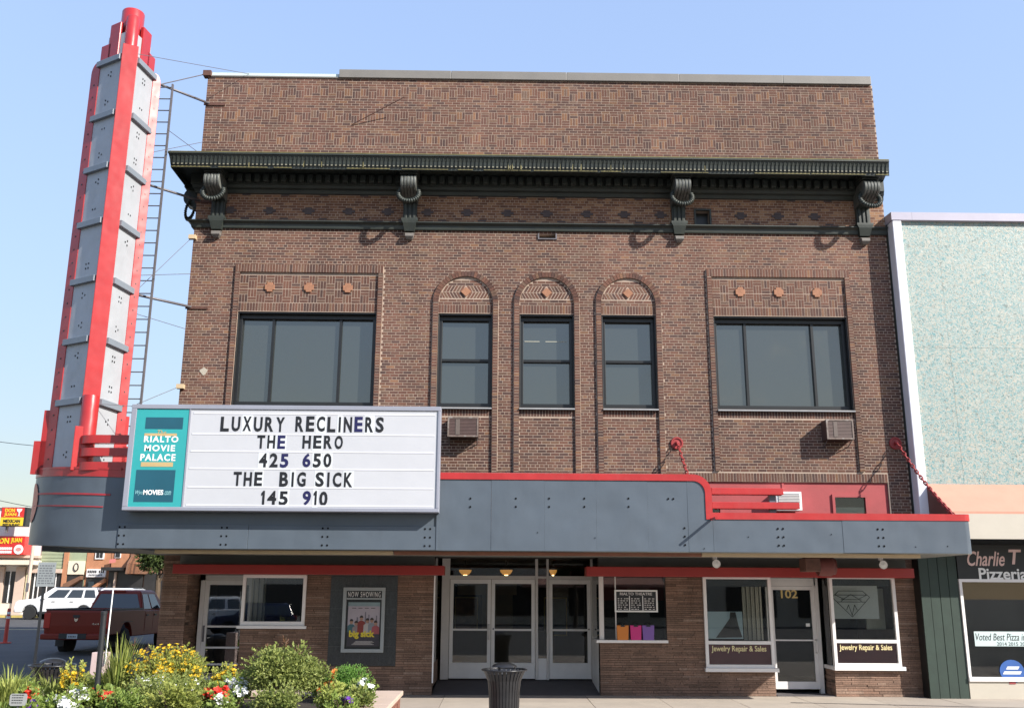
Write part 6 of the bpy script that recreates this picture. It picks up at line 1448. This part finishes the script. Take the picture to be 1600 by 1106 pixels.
PL('white_petunia', 'white petunias hanging beside the boxwood ball', 'flowers', 543, 592, 1060, -6.5, 'bush', 420, .05, .03, LPET, FWHI, 50, .036, 5)
PL('white_petunia', 'white and pale petunias at the bed edge near the plaque', 'flowers', 60, 128, 1085, -8.3, 'bush', 380, .05, .03, LPET, FWHI, 55, .042, 5)
PL('white_petunia', 'white petunias at the very front below the red geraniums', 'flowers', 325, 372, 1086, -8.2, 'bush', 300, .05, .03, LPET, FWHI, 26, .045, 5)
PL('red_geranium', 'red geranium heads beside the little grey plaque', 'flowers', 30, 62, 1072, -7.9, 'bush', 200, .06, .05, LPET, FRED, 60, .05, 5)
PL('red_geranium', 'red geraniums right of the black post', 'flowers', 112, 200, 1074, -7.4, 'bush', 380, .06, .05, LPET, FRED, 100, .05, 5)
PL('red_geranium', 'bright red geranium cluster left of the rose bush', 'flowers', 312, 362, 1070, -7.6, 'bush', 300, .06, .05, LPET, FRED, 170, .055, 5)
PL('orange_snapdragon', 'orange red spikes between the rose bush and the boxwood', 'flowers', 498, 534, 1050, -6.9, 'bush', 240, .05, .03, LPET, FORA, 46, .034, 5)
PL('purple_petunia', 'purple petunias at the front right of the bed', 'flowers', 506, 566, 1084, -8.0, 'bush', 360, .05, .03, LPET, FPUR, 70, .048, 5)
PL('purple_petunia', 'purple petunias at the bottom left of the bed', 'flowers', 36, 70, 1090, -8.4, 'bush', 160, .05, .03, LPET, FPUR, 18, .046, 5)
PL('lime_coleus', 'lime yellow leafy plant right of the rose bush', 'plant', 478, 556, 1070, -7.7, 'bush', 1100, .06, .036, LLIME, None, k=16)
PL('leafy_shrub', 'plain green leafy filler plant at the front edge below the rose bush', 'shrub', 395, 482, 1068, -8.2, 'bush', 1500, .05, .028, LROSE, None, k=16)
for i_, (pa, pb, py_, yy, nn, lab) in enumerate(((-20, 70, 1060, -5.7, 1300, 'green filler shrub behind the far left strap leaves'), (110, 215, 1052, -5.6, 1500, 'green filler shrub behind the black post'), (300, 400, 1056, -5.6, 1500, 'green filler shrub behind the middle yellow clump'), (480, 560, 1060, -5.4, 1200, 'green filler shrub between the rose bush and the boxwood'), (225, 330, 1066, -8.4, 1500, 'leafy filler shrub at the very front below the yellow bush'), (540, 585, 1074, -7.2, 700, 'small leafy filler shrub at the right bed edge above the purple petunias'), (150, 235, 1078, -8.3, 1100, 'leafy filler shrub right of the black post at the very front'))):
    PL('leafy_shrub', lab, 'shrub', pa, pb, py_, yy, 'bush', nn, .055, .03, (LPET, LYEL, LROSE)[i_ % 3], None, k=20)
# post, marker rod and plaque in the bed
xa, za = at(163, 955, -7.4); xb, zb = at(150, 1104, -7.4)
bp_ = thing('black_post', 'black round post with flat cap standing in the flower bed', 'post', (xb, -7.4, SOIL))
MB().tube([(xb - .01, -7.4, SOIL - .05), (xa, -7.4, za - .02)], .040, 14).build('shaft', DARK, bp_, smooth=R(40)); MB().lathe([(.046, za - .04), (.046, za), (.03, za + .008), (0, za + .01)], (xa, -7.4, 0), 14).build('cap', DARK, bp_)
xa, za = at(180, 921, -3.6); xb, zb = at(170, 1038, -3.6)
mk = thing('marker_rod', 'thin white marker rod rising from a pale pink utility box', 'marker', (xb, -3.6, G0))
x0_, z1_ = at(147, 1018, -3.6); x1_, _ = at(172, 1018, -3.6)
MB().prism([(x0_, G0), (x1_, G0), (x1_ - .02, z1_), (x0_ + .02, z1_)], 'y', -3.75, -3.5).build('utility_box', pmat('box_pink', (.55, .42, .40), .6, .08, 3, .1), mk, bevel=.01); MB().tube([(xb, -3.78, z1_ - .2), (xa, -3.7, za)], .012, 8).build('rod', WHITE, mk)
x0_, z1_ = at(17, 1083, -8.4); x1_, z0_ = at(41, 1102, -8.4)
pq = thing('bed_plaque', 'small grey metal plaque on a stake in the flower bed', 'plaque', ((x0_ + x1_) / 2, -8.4, SOIL))
pp_ = MB().prism([(x0_ + .02, z0_), (x1_ - .02, z0_), (x1_, z0_ + .02), (x1_, z1_ - .02), (x1_ - .02, z1_), (x0_ + .02, z1_), (x0_, z1_ - .02), (x0_, z0_ + .02)], 'y', -8.415, -8.40).build('plate', pmat('plaque_grey', (.34, .34, .33), .45, .08, 4, .05), pq)
for k in range(4):
    u = x0_ + .03
    while u < x1_ - .05:
        w = random.uniform(.012, .035); B('print_line', DARK, pp_, u, u + w, -8.418, -8.4155, z0_ + .035 + k * .032, z0_ + .044 + k * .032); u += w + .008
MB().box((x0_ + x1_) / 2 - .012, (x0_ + x1_) / 2 + .012, -8.399, -8.385, SOIL - .1, z1_ - .03).build('stake', STEEL, pq)
# far street tree
tx = at(247, 885, 35)[0]; tr = thing('street_tree', 'dark leafy street tree beside the brick pillar', 'tree', (tx, 35, .7))
tm = MB().tube([(tx, 35, .5), (tx + .1, 35, 2.2), (tx, 35.1, 3.6), (tx + .2, 35, 5.2)], [.2, .16, .12, .05], 9)
for k in range(7):
    a_ = k * .9; tm.tube([(tx + .03, 35, 2.6 + k * .25), (tx + .6 * math.cos(a_), 35 + .6 * math.sin(a_), 3.4 + k * .3)], [.07, .02], 6)
tm.build('trunk', TWIG, tr)
leaves(5000, (tx, 35, 3.9), (1.25, 1.2, 1.6), .22, .13, 34, .38, 0).build('crown', leaf_mat('tree_leaf', (.03, .05, .012), (.09, .12, .03)), tr, recalc=False)
# row of low shops behind the photographer, mirrored in the ground floor glass
ob = thing('opposite_shop', 'low tan shop across the road, mirrored in the entrance glass', 'building', (2, -52, 0))
B('wall', FCREAM, ob, -30, 30, -60, -50, -.1, 4.2)
for k in range(10): B('window', FDARK, ob, -28 + k * 5.6, -24 + k * 5.6, -49.98, -49.94, .6, 2.8)
MB().prism([(-50, 3.6), (-47.6, 2.9), (-47.6, 2.7), (-50, 2.7)], 'x', 2, 12).build('awning', PINK, ob)

for k_, (x, y, lab) in enumerate(((-7, -41, 'leafy street tree mirrored in the left entrance door'), (5.5, -43, 'leafy street tree mirrored in the single entrance door'))):
    tr2 = thing('street_tree', lab, 'tree', (x, y, 0))
    MB().tube([(x, y, -.1), (x + .1, y, 1.8), (x, y + .1, 3.4)], [.16, .12, .06], 8).build('trunk', TWIG, tr2)
    leaves(2600, (x, y, 3.4), (1.7, 1.6, 1.6), .24, .14, 26, .38, 0).build('crown', bpy.data.materials['tree_leaf'], tr2, recalc=False)
for k_, x in enumerate((-.85, 1.75)):
    B('lobby_poster', pmat('lobby_print_%d' % k_, ((.22, .12, .06), (.08, .12, .16))[k_], .6, .5, 5, 0), bld, x - .3, x + .3, 6.95, 6.985, 1.1, 2.1); B('lobby_poster_frame', GOLD, bld, x - .34, x + .34, 6.986, 6.998, 1.06, 2.14)
B('lobby_menu', pmat('menu_glow', (.3, .22, .12), .6), bld, -1.1, .6, 6.4, 6.45, 2.2, 2.6)

x, z = at(318, 580, -.01)
MB().prism([(x + .085 * math.cos(R(a_)) * (1 + .25 * math.sin(a_ * .05)), z + .085 * math.sin(R(a_)) * (1 + .2 * math.cos(a_ * .07))) for a_ in range(0, 360, 30)], 'y', -.008, .01).build('mortar_patch', pmat('patch_pale', (.42, .38, .31), .9, .25, 8, .3), bld)
